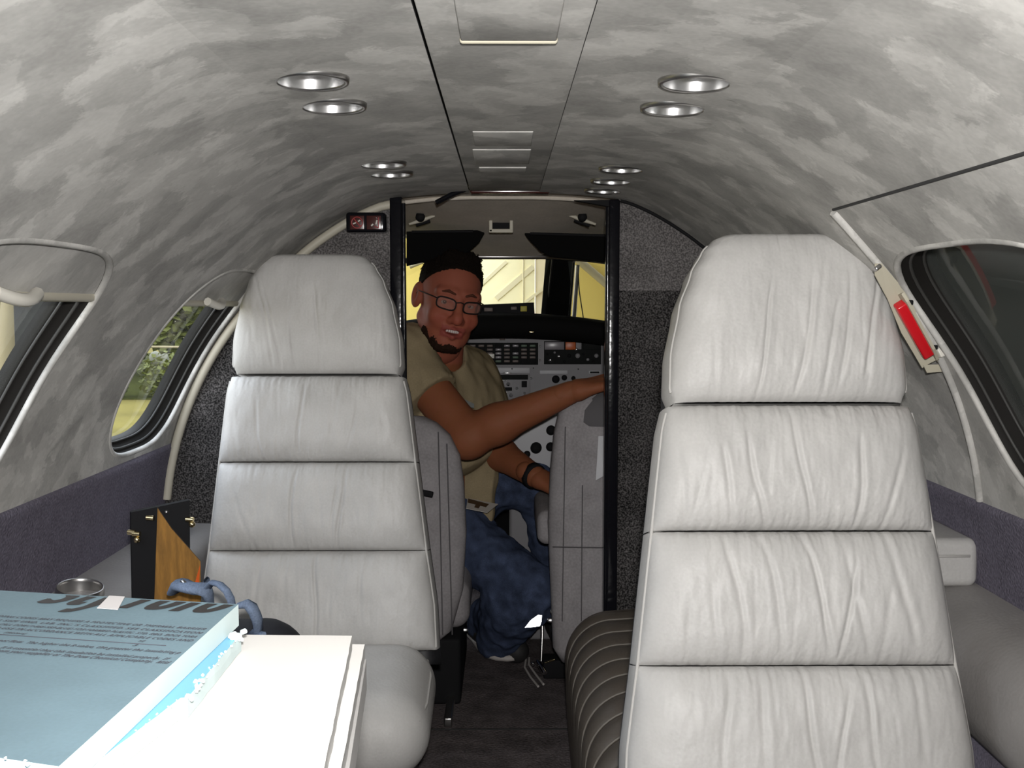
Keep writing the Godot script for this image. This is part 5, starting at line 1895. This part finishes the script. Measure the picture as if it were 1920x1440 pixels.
func build_person() -> void:
	HO = at(842, 560, 2.745)
	HB = Basis(Vector3.BACK, deg_to_rad(-11.0)) * Basis(Vector3.UP, deg_to_rad(19.0)) * Basis(Vector3.RIGHT, deg_to_rad(4.0))
	var man := thing("person", "smiling man in olive t-shirt, jeans and glasses twisting round in the pilot seat", "person", "", Vector3(-0.15, 0, -2.85))
	# joints
	var sh_r := Vector3(-0.275, 0.875, -2.73)
	var el_r := at(877, 819, 2.60)
	var wr_r := at(1072, 735, 2.545)
	var sh_l := Vector3(-0.105, 0.800, -2.985)
	var el_l := at(905, 830, 2.93)
	var wr_l := at(1003, 893, 2.74)
	var neck := Vector3(-0.178, 0.87, -2.81)
	var chest := Vector3(-0.185, 0.70, -2.87)
	var belly := Vector3(-0.175, 0.50, -2.90)
	var tone := func(p: Vector3) -> Color:
		var l := (HB.inverse() * (p - HO)) / HS
		var c := Color(0.235, 0.082, 0.040)
		if l.y > -0.16 and l.length() < 0.2:
			c = Color(0.30, 0.092, 0.055)
			# redder cheeks, nose and lips; stubble on the jaw
			var red := exp(-Vector2(absf(l.x) - 0.04, l.y + 0.045).length_squared() / 0.0006) * 0.5 + exp(-Vector2(l.x, l.y + 0.04).length_squared() / 0.0003) * 0.5
			c = c.lerp(Color(0.33, 0.078, 0.048), clampf(red, 0, 1))
			if l.z > 0.06 and absf(l.x) < 0.031 and l.y < -0.058 and l.y > -0.087:
				c = c.lerp(Color(0.26, 0.06, 0.046), 0.8)
		else:
			var n := fposmod(sin(p.x * 311.0 + p.y * 173.0 + p.z * 97.0) * 43.7, 1.0)
			c = c.lerp(Color(0.21, 0.075, 0.034), 0.5 * n)
		return c
	var st := begin()
	# torso, neck and arms of one skin
	var pr := [
		cap(belly, chest, 0.085, 0.10, 0.05), cap(chest + Vector3(-0.05, 0.06, 0.06), chest + Vector3(0.05, 0.06, -0.06), 0.085, 0.085, 0.05),
		cap(neck + Vector3(-0.005, -0.05, -0.01), hd(0, -0.055, -0.02), 0.066, 0.062, 0.03),
		cap(sh_r, el_r, 0.056, 0.053, 0.02), cap(el_r, el_r.lerp(wr_r, 0.30), 0.053, 0.0505, 0.02), cap(el_r.lerp(wr_r, 0.28), wr_r, 0.0505, 0.029, 0.02),
		cap(el_r + Vector3(-0.006, -0.016, 0.015), el_r + Vector3(0.01, -0.012, 0.018), 0.036, 0.036, 0.02),
		cap(sh_l, el_l, 0.055, 0.048, 0.02), cap(el_l, el_l.lerp(wr_l, 0.35), 0.047, 0.046, 0.02), cap(el_l.lerp(wr_l, 0.32), wr_l, 0.046, 0.031, 0.02),
	]
	body(st, pr, 0.009, null, tone)
	# head
	var h := [
		hell(Vector3(0, 0.030, -0.012), Vector3(0.076, 0.088, 0.097), 0.02),
		hell(Vector3(0, -0.030, 0.035), Vector3(0.064, 0.080, 0.060), 0.03),
		hell(Vector3(0, -0.078, 0.045), Vector3(0.050, 0.040, 0.044), 0.025),
		hcap(Vector3(-0.012, -0.104, 0.074), Vector3(0.012, -0.104, 0.074), 0.017, 0.017, 0.02),
		hcap(Vector3(-0.056, -0.055, 0.0), Vector3(-0.030, -0.095, 0.055), 0.017, 0.016, 0.02),
		hcap(Vector3(0.056, -0.055, 0.0), Vector3(0.030, -0.095, 0.055), 0.017, 0.016, 0.02),
		hell(Vector3(-0.040, -0.040, 0.070), Vector3(0.024, 0.020, 0.018), 0.02), hell(Vector3(0.040, -0.040, 0.070), Vector3(0.024, 0.020, 0.018), 0.02),
		hcap(Vector3(-0.046, 0.020, 0.072), Vector3(-0.012, 0.022, 0.086), 0.011, 0.010, 0.012), hcap(Vector3(0.046, 0.020, 0.072), Vector3(0.012, 0.022, 0.086), 0.011, 0.010, 0.012),
		hell(Vector3(-0.032, -0.003, 0.100), Vector3(0.019, 0.012, 0.018), 0.008, true), hell(Vector3(0.032, -0.003, 0.100), Vector3(0.019, 0.012, 0.018), 0.008, true),
		hcap(Vector3(0, 0.010, 0.090), Vector3(0, -0.034, 0.107), 0.0085, 0.012, 0.010), hcap(Vector3(0, -0.036, 0.108), Vector3(0, -0.041, 0.110), 0.0135, 0.0125, 0.006),
		hcap(Vector3(-0.014, -0.044, 0.098), Vector3(-0.011, -0.041, 0.102), 0.0085, 0.0085, 0.006), hcap(Vector3(0.014, -0.044, 0.098), Vector3(0.011, -0.041, 0.102), 0.0085, 0.0085, 0.006),
		hcap(Vector3(-0.022, -0.062, 0.087), Vector3(0.022, -0.062, 0.087), 0.009, 0.009, 0.012),
		hcap(Vector3(-0.026, -0.066, 0.088), Vector3(0, -0.0655, 0.0985), 0.0045, 0.0055, 0.005), hcap(Vector3(0.026, -0.066, 0.088), Vector3(0, -0.0655, 0.0985), 0.0045, 0.0055, 0.005),
		hcap(Vector3(-0.022, -0.078, 0.086), Vector3(0, -0.083, 0.0965), 0.0045, 0.0068, 0.006), hcap(Vector3(0.022, -0.078, 0.086), Vector3(0, -0.083, 0.0965), 0.0045, 0.0068, 0.006),
		hell(Vector3(0, -0.0725, 0.098), Vector3(0.025, 0.0058, 0.016), 0.003, true),
		hcap(Vector3(-0.030, -0.040, 0.088), Vector3(-0.034, -0.062, 0.078), 0.006, 0.005, 0.01), hcap(Vector3(0.030, -0.040, 0.088), Vector3(0.034, -0.062, 0.078), 0.006, 0.005, 0.01),
		# eyelids
		hcap(Vector3(-0.045, 0.0025, 0.0765), Vector3(-0.021, 0.004, 0.0855), 0.0075, 0.0075, 0.004), hcap(Vector3(0.045, 0.0025, 0.0765), Vector3(0.021, 0.004, 0.0855), 0.0075, 0.0075, 0.004),
		hcap(Vector3(-0.044, -0.0105, 0.0765), Vector3(-0.022, -0.0105, 0.0845), 0.0066, 0.0066, 0.004), hcap(Vector3(0.044, -0.0105, 0.0765), Vector3(0.022, -0.0105, 0.0845), 0.0066, 0.0066, 0.004),
		# ears
		hell(Vector3(-0.080, -0.006, -0.012), Vector3(0.010, 0.033, 0.020), 0.008, false, Basis(Vector3.UP, 0.35)), hell(Vector3(0.080, -0.006, -0.012), Vector3(0.010, 0.033, 0.020), 0.008, false, Basis(Vector3.UP, -0.35)),
		hell(Vector3(-0.089, -0.004, -0.004), Vector3(0.007, 0.018, 0.010), 0.004, true), hell(Vector3(0.089, -0.004, -0.004), Vector3(0.007, 0.018, 0.010), 0.004, true),
		# neck below the jaw
		cap(hd(0, -0.05, -0.015), hd(0, -0.115, -0.012), 0.064, 0.064, 0.02),
	]
	body(st, h, 0.0034, null, tone)
	hand(st, wr_r, Vector3(1.0, 0.30, 0.02), Vector3(-0.25, 1, 0.25), -1.0, 0.22, tone)
	hand(st, wr_l, Vector3(0.75, -0.35, 0.35), Vector3(0.3, 0.9, 0.3), -1.0, 0.5, tone)
	part("skin", done(st), M.skin, man, "bare head, neck, arms and hands")
	# eyes and teeth
	for s in [-1.0, 1.0]:
		st = begin()
		var sp := PackedVector2Array()
		for i in 13:
			var a := -PI / 2 + PI * i / 12
			sp.append(Vector2(cos(a), sin(a)) * 0.0125 * HS)
		lathe(st, sp, hd(0.0325 * s, -0.003, 0.0755), tilt(HB.z), 20)
		var e := part("eye", done(st), M.eye_white, man)
		part("iris", lathe_mesh(PackedVector2Array([Vector2(0.0054, -0.001), Vector2(0.004, 0.0008), Vector2(0, 0.0014)]), hd(0.0315 * s - 0.002, -0.003, 0.0755 + 0.0120), tilt(HB.z), 16), M.iris, e, "dark iris")
	st = begin()
	for i in 8:
		var f := (i - 3.5) / 3.5
		rbox(st, hd(0.0195 * f, -0.0705, 0.0925 - 0.008 * f * f), Vector3(0.0056, 0.0085 - 0.002 * absf(f), 0.004) * HS, 0.0015, HB * Basis(Vector3.UP, 0.5 * f), 1)
	part("teeth", done(st), M.teeth, man, "upper teeth showing in a smile")
	# hair: a short spiky cap cut along the hairline
	var nz := noise(500, 120.0, 2)
	st = begin()
	var cut := func(p: Vector3, d: float) -> float:
		var l := (HB.inverse() * (p - HO)) / HS
		var rough := clampf((l.y - 0.03) / 0.05, 0.25, 1.0) * (nz.get_noise_3dv(l) * 0.010 + nz.get_noise_3dv(l * Vector3(2.4, 1.2, 2.4)) * 0.012)
		var front := (l.z - 0.050) * 0.64 - (l.y - 0.066) * 0.77 + rough * 0.35
		var side := -(l.y + 0.018) if l.z > -0.028 else -(l.y + 0.075)
		var temple := (l.z - 0.030) - (l.y - 0.02) * 0.5 if absf(l.x) > 0.055 else -1.0
		return maxf(maxf(d - maxf(0.0, rough) * (1.0 if l.y > 0.03 else 0.3), front * HS), maxf(side, temple) * HS)
	body(st, [
		hell(Vector3(0, 0.034, -0.014), Vector3(0.0785, 0.0935, 0.100), 0.01),
		hcap(Vector3(-0.03, 0.108, 0.035), Vector3(0.036, 0.104, 0.03), 0.012, 0.013, 0.02),
		hcap(Vector3(-0.02, 0.114, 0.0), Vector3(0.036, 0.102, 0.0), 0.011, 0.013, 0.02),
	], 0.0034, cut)
	part("hair", done(st), M.hair, man, "short spiky dark brown hair")
	# eyebrows and goatee
	st = begin()
	body(st, [hcap(Vector3(-0.050, 0.019, 0.078), Vector3(-0.030, 0.025, 0.091), 0.0028, 0.0036, 0.003), hcap(Vector3(-0.030, 0.025, 0.091), Vector3(-0.014, 0.020, 0.096), 0.0036, 0.003, 0.003)], 0.0022)
	body(st, [hcap(Vector3(0.050, 0.019, 0.078), Vector3(0.030, 0.025, 0.091), 0.0028, 0.0036, 0.003), hcap(Vector3(0.030, 0.025, 0.091), Vector3(0.014, 0.020, 0.096), 0.0036, 0.003, 0.003)], 0.0022)
	part("eyebrows", done(st), M.brow, man)
	st = begin()
	var ruff := func(p: Vector3, d: float) -> float:
		var l := (HB.inverse() * (p - HO)) / HS
		return d + nz.get_noise_3dv(l * 2.0) * 0.0055
	body(st, [
		hell(Vector3(0, -0.110, 0.070), Vector3(0.029, 0.0185, 0.0250), 0.01),
		hcap(Vector3(-0.022, -0.110, 0.066), Vector3(-0.049, -0.084, 0.042), 0.0175, 0.0165, 0.01), hcap(Vector3(0.022, -0.110, 0.066), Vector3(0.044, -0.092, 0.046), 0.0145, 0.011, 0.01),
		hcap(Vector3(-0.030, -0.096, 0.070), Vector3(-0.040, -0.080, 0.064), 0.011, 0.0075, 0.008),
	], 0.0030, ruff)
	part("goatee", done(st), M.beard, man, "dark goatee along the chin")
	# shirt
	st = begin()
	var fold := noise(510, 14.0, 2)
	var drape := func(p: Vector3, d: float) -> float:
		var dd := d + fold.get_noise_3dv(p * Vector3(1, 0.5, 1)) * 0.007 + sin(p.y * 60.0 + p.x * 35.0) * 0.0016
		# neckline: open round the neck
		var nk := Vector3(neck.x + 0.012, 0.915, neck.z + 0.03)
		var hole := (p - nk) * Vector3(1, 0.85, 1)
		var cutd := 0.082 - hole.length()
		# sleeve ends
		var ax := (el_r - sh_r).normalized()
		var along := (p - sh_r).dot(ax) - 0.155
		var from_body := (p - chest).length() - 0.19
		var sl := minf(along, from_body)
		return maxf(dd, maxf(cutd, sl if p.x < 0.2 and p.z > -2.84 else -1.0))
	body(st, [
		cap(belly + Vector3(0.0, -0.07, 0.01), chest, 0.128, 0.132, 0.06), cap(chest, chest + Vector3(0.015, 0.06, 0.0), 0.13, 0.11, 0.06),
		cap(sh_r + Vector3(0.02, 0.0, 0.0), neck + Vector3(-0.03, 0.015, 0.0), 0.078, 0.062, 0.05), cap(sh_l + Vector3(-0.005, 0.0, 0.0), neck + Vector3(0.01, -0.01, -0.03), 0.070, 0.060, 0.05),
		cap(sh_r + Vector3(0.0, -0.01, 0), sh_r.lerp(el_r, 0.75), 0.080, 0.073, 0.04), cap(sh_l, sh_l.lerp(el_l, 0.7), 0.074, 0.070, 0.05),
		cap(chest + Vector3(-0.05, 0.05, 0.06), chest + Vector3(0.09, 0.02, -0.07), 0.105, 0.10, 0.06),
		cap(belly + Vector3(0.02, -0.06, 0.02), belly + Vector3(0.04, 0.10, 0.0), 0.12, 0.12, 0.05),
	], 0.0075, drape)
	var shp := part("shirt", done(st), M.shirt, man, "olive khaki short sleeved t-shirt")
	# pale print on the breast
	var pq := PackedVector3Array([at(858, 748, 2.672), at(876, 763, 2.672), at(889, 765, 2.69), at(889, 757, 2.70), at(872, 749, 2.69)])
	part("print", slab_mesh(pq, Vector3(0.1, 0.1, 1).normalized(), 0.002), M.print_pale, shp, "pale grey print on the shirt")
	# jeans
	st = begin()
	var wrinkle := func(p: Vector3, d: float) -> float:
		return d + fold.get_noise_3dv(p * 1.3) * 0.010
	body(st, [
		ell(Vector3(-0.18, 0.40, -2.93), Vector3(0.15, 0.11, 0.14), Basis.IDENTITY, 0.05),
		cap(Vector3(-0.18, 0.375, -2.90), at(1000, 1110, 2.72), 0.098, 0.077, 0.04),
		cap(at(985, 1118, 2.74), at(918, 1165, 2.98), 0.082, 0.068, 0.03),
		cap(at(960, 1140, 2.76), at(935, 1195, 2.84), 0.080, 0.062, 0.04),
		cap(at(915, 1168, 2.95), at(955, 1190, 2.84), 0.050, 0.044, 0.03),
		cap(Vector3(-0.15, 0.42, -3.0), at(945, 900, 3.0), 0.09, 0.080, 0.04), cap(at(945, 900, 3.0), at(1012, 915, 3.0), 0.080, 0.072, 0.03),
		cap(at(1018, 915, 3.0), at(1040, 1080, 3.02), 0.07, 0.058, 0.03),
	], 0.0085, wrinkle)
	part("jeans", done(st), M.jeans, man, "dark blue denim jeans")
	# shoe of the leg in the aisle
	st = begin()
	var heel := on_level(866, 1178, 0.03)
	var ball := on_level(925, 1222, 0.03)
	var toe := on_level(978, 1231, 0.03)
	body(st, [cap(heel + Vector3(0.03, 0.02, -0.005), ball + Vector3(0.005, 0.015, -0.035), 0.036, 0.040, 0.03), cap(ball + Vector3(0.005, 0.01, -0.035), toe + Vector3(-0.012, 0.004, -0.035), 0.038, 0.034, 0.03)], 0.006)
	var shoe := part("shoe", done(st), M.shoe_dark, man, "dark trainer")
	var rim := PackedVector3Array()
	for q in [[861, 1171], [868, 1180], [880, 1189], [891, 1202], [902, 1217], [916, 1229], [932, 1234], [952, 1236], [972, 1234], [986, 1229]]:
		rim.append(on_level(q[0], q[1] - 2, 0.022))
	part("sole", tube_mesh(rim, [0.012, 0.013, 0.012, 0.012, 0.013, 0.013, 0.012, 0.011, 0.010, 0.007], 8, false, 0.9), M.sole_pale, shoe, "pale rubber sole edge")
	st = begin()
	body(st, [cap(Vector3(0.15, 0.05, -3.08), Vector3(0.17, 0.045, -2.92), 0.04, 0.038, 0.03)], 0.008)
	part("shoe", done(st), M.shoe_dark, man)
	# wrist watch
	var wv := (wr_l - el_l).normalized()
	part("watch", lathe_mesh(PackedVector2Array([Vector2(0.030, -0.010), Vector2(0.0345, -0.009), Vector2(0.0345, 0.009), Vector2(0.030, 0.010)]), wr_l - wv * 0.006, tilt(wv), 24), M.black_plastic, man, "black wrist watch")
	# glasses
	var gl := thing("glasses", "thin dark rectangular spectacles on the man's face", "glasses", "", hd(0, 0, 0.11))
	for s in [-1.0, 1.0]:
		var loop := PackedVector3Array()
		for i in 28:
			var a := TAU * i / 28
			var c := cos(a)
			var sn := sin(a)
			var q := pow(pow(absf(c), 3.4) + pow(absf(sn), 3.4), -1.0 / 3.4)
			loop.append(hd(0.0335 * s + c * q * 0.0235, -0.005 + sn * q * 0.0140 + 0.002 * c * s, 0.1065 - absf(c * q * 0.0235 + 0.02 * 0.0) * 0.0 - 0.010 * (c * s * 0.5 + 0.5)))
		part("rim", tube_mesh(loop, 0.0021, 6, true), M.frame_dark, gl, "dark spectacle rim")
		st = begin()
		for i in 26:
			tri(st, loop[0], loop[i + 1], loop[i + 2])
		part("lens", done(st), M.lens_clear, gl)
		part("temple", tube_mesh(PackedVector3Array([hd(0.0575 * s, 0.004, 0.0965), hd(0.070 * s, 0.006, 0.075), hd(0.081 * s, 0.006, 0.0), hd(0.083 * s, -0.006, -0.014)]), 0.0016, 6), M.frame_dark, gl, "dark spectacle arm")
	part("bridge", tube_mesh(PackedVector3Array([hd(-0.0105, 0.001, 0.1065), hd(0, 0.004, 0.1095), hd(0.0105, 0.001, 0.1065)]), 0.0016, 6), M.frame_dark, gl)
	# card on his thigh
	var cd := PackedVector3Array([at(874, 953, 2.735), at(914, 961, 2.73), at(934, 945, 2.80), at(877, 934, 2.81)])
	var ct := thing("card", "pale printed card with a brown mark lying on the man's thigh", "card", "", cd[0])
	var cn := (cd[1] - cd[0]).cross(cd[3] - cd[0]).normalized()
	part("sheet", slab_mesh(cd, cn, 0.0012), M.paper, ct)
	var lift := cn * 0.0008
	var f := func(u: float, v: float) -> Vector3: return cd[0].lerp(cd[1], u).lerp(cd[3].lerp(cd[2], u), v) + lift
	part("mark", slab_mesh(PackedVector3Array([f.call(0.02, 0.55), f.call(0.75, 0.45), f.call(0.75, 0.80), f.call(0.02, 0.95)]), cn, 0.0004), M.ink_brown, ct, "brown printed mark")
	part("mark", slab_mesh(PackedVector3Array([f.call(0.33, 0.22), f.call(0.52, 0.20), f.call(0.52, 0.5), f.call(0.33, 0.52)]), cn, 0.0004), M.ink_brown, ct)

# ---------------------------------------------------------------- what stands outside the windows
const GROUND := -0.95

func leaf_cluster(c: Vector3, r: Vector3, count: int, size: float, seed_: int) -> ArrayMesh:
	rng.seed = seed_
	var st := begin()
	for i in count:
		var d := Vector3(rng.randf_range(-1, 1), rng.randf_range(-1, 1), rng.randf_range(-1, 1))
		d = d.normalized() * pow(rng.randf(), 0.4)
		var p := c + d * r
		var b := Basis.from_euler(Vector3(rng.randf_range(-1, 1), rng.randf() * TAU, rng.randf_range(-1, 1)))
		var s := size * rng.randf_range(0.6, 1.3)
		quad(st, p - b.x * s * 0.5, p + b.z * s * 0.35 - b.x * 0.1 * s, p + b.x * s * 0.6 + b.y * s * 0.1, p - b.z * s * 0.35)
	return done(st)

func plant(called: String, label: String, category: String, group: String, where: Vector3, crown: Vector3, high: float, leaves: int, size: float, m: Material, seed_: int) -> void:
	var t := thing(called, label, category, group, where)
	part("trunk", tube_mesh(PackedVector3Array([where, where + Vector3(0.05, high * 0.5, 0), where + Vector3(0, high, 0.05)]), [0.09 * crown.y, 0.06 * crown.y, 0.02 * crown.y], 7), M.bark, t)
	var fo := part("foliage", leaf_cluster(where + Vector3(0, high, 0), crown, leaves, size, seed_), m, t)
	fo.set_meta("kind", "stuff")

func build_outside() -> void:
	var g := struct("ground", box_mesh(Vector3(0, GROUND - 0.1, -15), Vector3(80, 0.2, 70), 0.01, Basis.IDENTITY, 1), M.apron, "pale sandy apron outside the aircraft", "ground")
	var lawn := part("lawn", box_mesh(Vector3(-14, GROUND + 0.01, -32), Vector3(40, 0.04, 21), 0.005, Basis.IDENTITY, 1), M.grass, g, "strip of dark grass beyond the apron")
	lawn.set_meta("kind", "stuff")
	# hangar wall ahead of the nose
	var w := Node3D.new()
	w.name = "wall_hangar"
	add_child(w)
	w.set_meta("kind", "structure")
	w.set_meta("label", "sunlit cream hangar wall seen through the windshield")
	w.set_meta("category", "wall")
	var xs := [-1.9, -1.3, -0.62, 0.27, 0.42, 1.2, 2.0]
	for i in xs.size() - 1:
		var m: Material = [M.cladding_yellow, M.cladding_yellow, M.cladding_cream, M.cladding_cream, M.cladding_yellow, M.cladding_yellow][i]
		if i == 3:
			m = M.cladding_pinkish
		part("wall_panel", box_mesh(Vector3((xs[i] + xs[i + 1]) / 2, 1.3, -9.06 - 0.02 * (i % 2)), Vector3(xs[i + 1] - xs[i] - 0.006, 4.5, 0.1), 0.004), m, w)
	part("seam_strip", tube_mesh(PackedVector3Array([at(981, 400, 9.0), at(981, 640, 9.0)]), 0.006, 6), M.cladding_seam_shadow, w, "thin vertical seam")
	for e in [[[950, 490], [890, 545], 0.014], [[1000, 500], [930, 560], 0.022], [[1020, 540], [900, 630], 0.012]]:  # cast shadows on the cladding, put in as darker strips
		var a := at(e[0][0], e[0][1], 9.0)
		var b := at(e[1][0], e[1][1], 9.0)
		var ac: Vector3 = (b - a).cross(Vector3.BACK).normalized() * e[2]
		part("brace_and_shadow", slab_mesh(PackedVector3Array([a - ac, b - ac, b + ac, a + ac]), Vector3.BACK, 0.012), M.cladding_seam_shadow, w, "slanting shadow streak painted as a darker strip on the wall")
	part("brace_and_shadow", tube_mesh(PackedVector3Array([at(1070, 475, 8.9), at(1160, 552, 8.9)]), 0.035, 8), M.beam_grey, w, "thick grey beam in front of the yellow wall")
	part("brace_and_shadow", tube_mesh(PackedVector3Array([at(768, 500, 8.9), at(800, 487, 8.9)]), 0.02, 8), M.beam_grey, w)
	# added closed bay that keeps daylight off the right window
	var bay := struct("wall_light_block", box_mesh(Vector3(6.3, 0.5, -3.1), Vector3(0.1, 2.9, 11.4), 0.01, Basis.IDENTITY, 1), M.blocker_metal, "added grey metal wall keeping the view from the right window dark", "wall")
	part("sky_blocker", box_mesh(Vector3(3.2, 1.72, -3.1), Vector3(6.3, 0.08, 11.4), 0.01, Basis.IDENTITY, 1), M.blocker_metal, bay, "added low cover keeping the sky off the right side")
	part("blocking_end_wall", box_mesh(Vector3(4.2, 0.4, -8.78), Vector3(4.3, 2.7, 0.08), 0.01, Basis.IDENTITY, 1), M.blocker_metal, bay, "added end wall keeping daylight out")
	part("blocking_end_wall", box_mesh(Vector3(3.2, 0.4, 2.55), Vector3(6.3, 2.7, 0.08), 0.01, Basis.IDENTITY, 1), M.blocker_metal, bay)
	part("blocking_side_wall", box_mesh(Vector3(1.45, 0.4, -6.2), Vector3(0.06, 2.7, 5.2), 0.01, Basis.IDENTITY, 1), M.blocker_metal, bay)
	part("blocking_end_wall", box_mesh(Vector3(1.1, 0.4, -3.6), Vector3(0.76, 2.7, 0.06), 0.01, Basis.IDENTITY, 1), M.blocker_metal, bay)
	part("blocking_side_wall", box_mesh(Vector3(0.0, -0.62, -0.6), Vector3(0.06, 0.66, 6.4), 0.01, Basis.IDENTITY, 1), M.blocker_metal, bay, "added low barrier stopping light under the aircraft")
	# near-black slab put in for a dark area, and pale post left of fuselage
	var dl := thing("dark_slab", "plain dark slab seen through the rear left window", "door", "", Vector3(-2.3, GROUND, -5.2))
	part("leaf", box_mesh(Vector3(-2.255, 1.2, -5.2), Vector3(0.41, 4.4, 0.08), 0.005), M.slab_black, dl)
	part("rib", box_mesh(Vector3(-2.12, 1.2, -5.14), Vector3(0.03, 4.4, 0.05), 0.004), M.rubber_grey, dl, "upright rib of the slab")
	var tp := thing("timber_post", "tan timber post beside the dark slab", "post", "", Vector3(-2.5, GROUND, -5.3))
	part("shaft", tube_mesh(PackedVector3Array([Vector3(-2.78, GROUND, -5.35), Vector3(-2.54, 1.0, -5.35), Vector3(-2.40, 2.4, -5.35)]), 0.07, 6), M.tan_post, tp)
	# bushes and trees at the far edge of the apron
	rng.seed = 12
	for i in 5:
		var x := -5.9 - 1.3 * i
		plant("shrub", ["low dark shrub at the edge of the apron, outside the left window", "second low shrub from the right outside the left window", "shrub beside a pale sheet outside the left window", "low green shrub further left on the grass edge", "shrub near the left end of the row outside"][i], "shrub", "shrubs along the apron", Vector3(x, GROUND, -21.6 - 0.3 * (i % 2)), Vector3(0.62, 0.55, 0.5), 0.45, 700, 0.13, [M.leaf_b, M.leaf_a][i % 2], 40 + i)
	var sh := thing("plastic_sheet", "pale crumpled sheet lying among the shrubs outside", "sheet", "", Vector3(-7.5, GROUND, -21.0))
	var st := begin()
	body(st, [ell(Vector3(-7.45, GROUND + 0.85, -21.9), Vector3(0.14, 0.16, 0.1)), ell(Vector3(-7.25, GROUND + 0.75, -21.9), Vector3(0.1, 0.22, 0.1))], 0.04)
	part("sheet", done(st), M.white_sheet, sh)
	var rail := thing("fence_rail", "thin pale fence rail crossing above the shrubs outside", "fence", "", Vector3(-8, GROUND, -23))
	part("rail", tube_mesh(PackedVector3Array([Vector3(-14, GROUND + 1.02, -23), Vector3(-8.6, GROUND + 1.06, -23), Vector3(-5, GROUND + 1.02, -23)]), 0.03, 6), M.tan_post, rail)
	for x in [-13.0, -10.0, -7.0, -5.0]:
		part("post", tube_mesh(PackedVector3Array([Vector3(x, GROUND, -23), Vector3(x, GROUND + 1.05, -23)]), 0.04, 6), M.tan_post, rail)
	for i in 6:
		var x := -6.4 - 2.3 * i
		plant("tree", ["leafy tree beyond the fence, rightmost of those through the left window", "second yellow green tree beyond the fence from the right", "third bushy tree beyond the fence outside the left window", "fourth tree beyond the fence, darker leaves", "fifth tree beyond the fence, yellow green", "sixth tree beyond the fence towards the left"][i], "tree", "trees beyond the fence", Vector3(x, GROUND, -27.0 - 1.2 * (i % 3)), Vector3(1.13, 2.3, 1.2), 2.3, 2400, 0.30, [M.leaf_c, M.leaf_a, M.leaf_b][i % 3], 60 + i)

# ---------------------------------------------------------------- the scene
func _ready() -> void:
	# camera
	cam_basis = Basis(Vector3.UP, deg_to_rad(-0.42)) * Basis(Vector3.RIGHT, deg_to_rad(-4.32))
	var cam := Camera3D.new()
	cam.name = "camera"
	cam.fov = rad_to_deg(2.0 * atan(720.0 / 1920.0))
	cam.near = 0.02
	cam.far = 200.0
	cam.transform = Transform3D(cam_basis, CAM)
	add_child(cam)
	cam.current = true
	# hazy daylight outside
	var env := Environment.new()
	var sky := Sky.new()
	var sm := ProceduralSkyMaterial.new()
	sm.sky_top_color = Color(0.86, 0.90, 0.95)
	sm.sky_horizon_color = Color(0.96, 0.95, 0.92)
	sm.ground_bottom_color = Color(0.45, 0.42, 0.34)
	sm.ground_horizon_color = Color(0.75, 0.72, 0.64)
	sky.sky_material = sm
	env.background_mode = Environment.BG_SKY
	env.sky = sky
	env.background_energy_multiplier = 4.8
	env.tonemap_mode = Environment.TONE_MAPPER_LINEAR
	env.tonemap_exposure = 1.0
	env.sdfgi_enabled = true
	env.ssao_enabled = true
	env.ssil_enabled = true
	var we := WorldEnvironment.new()
	we.name = "world"
	we.environment = env
	add_child(we)
	# the photographer's flash, just above the lens
	var flash := SpotLight3D.new()
	flash.name = "camera_flash"
	flash.light_color = Color(1.0, 0.99, 0.98)
	flash.light_energy = 2.3
	flash.light_size = 0.016
	flash.spot_range = 30.0
	flash.spot_attenuation = 2.0
	flash.spot_angle = 54.0
	flash.spot_angle_attenuation = 1.0
	flash.shadow_enabled = true
	flash.transform = Transform3D(cam_basis * Basis(Vector3.RIGHT, deg_to_rad(1.0)), CAM + cam_basis * Vector3(0.012, 0.062, 0.01))
	add_child(flash)
	make_materials()
	build_room()
	build_seats()
	build_cockpit()
	build_cargo()
	build_person()
	build_outside()
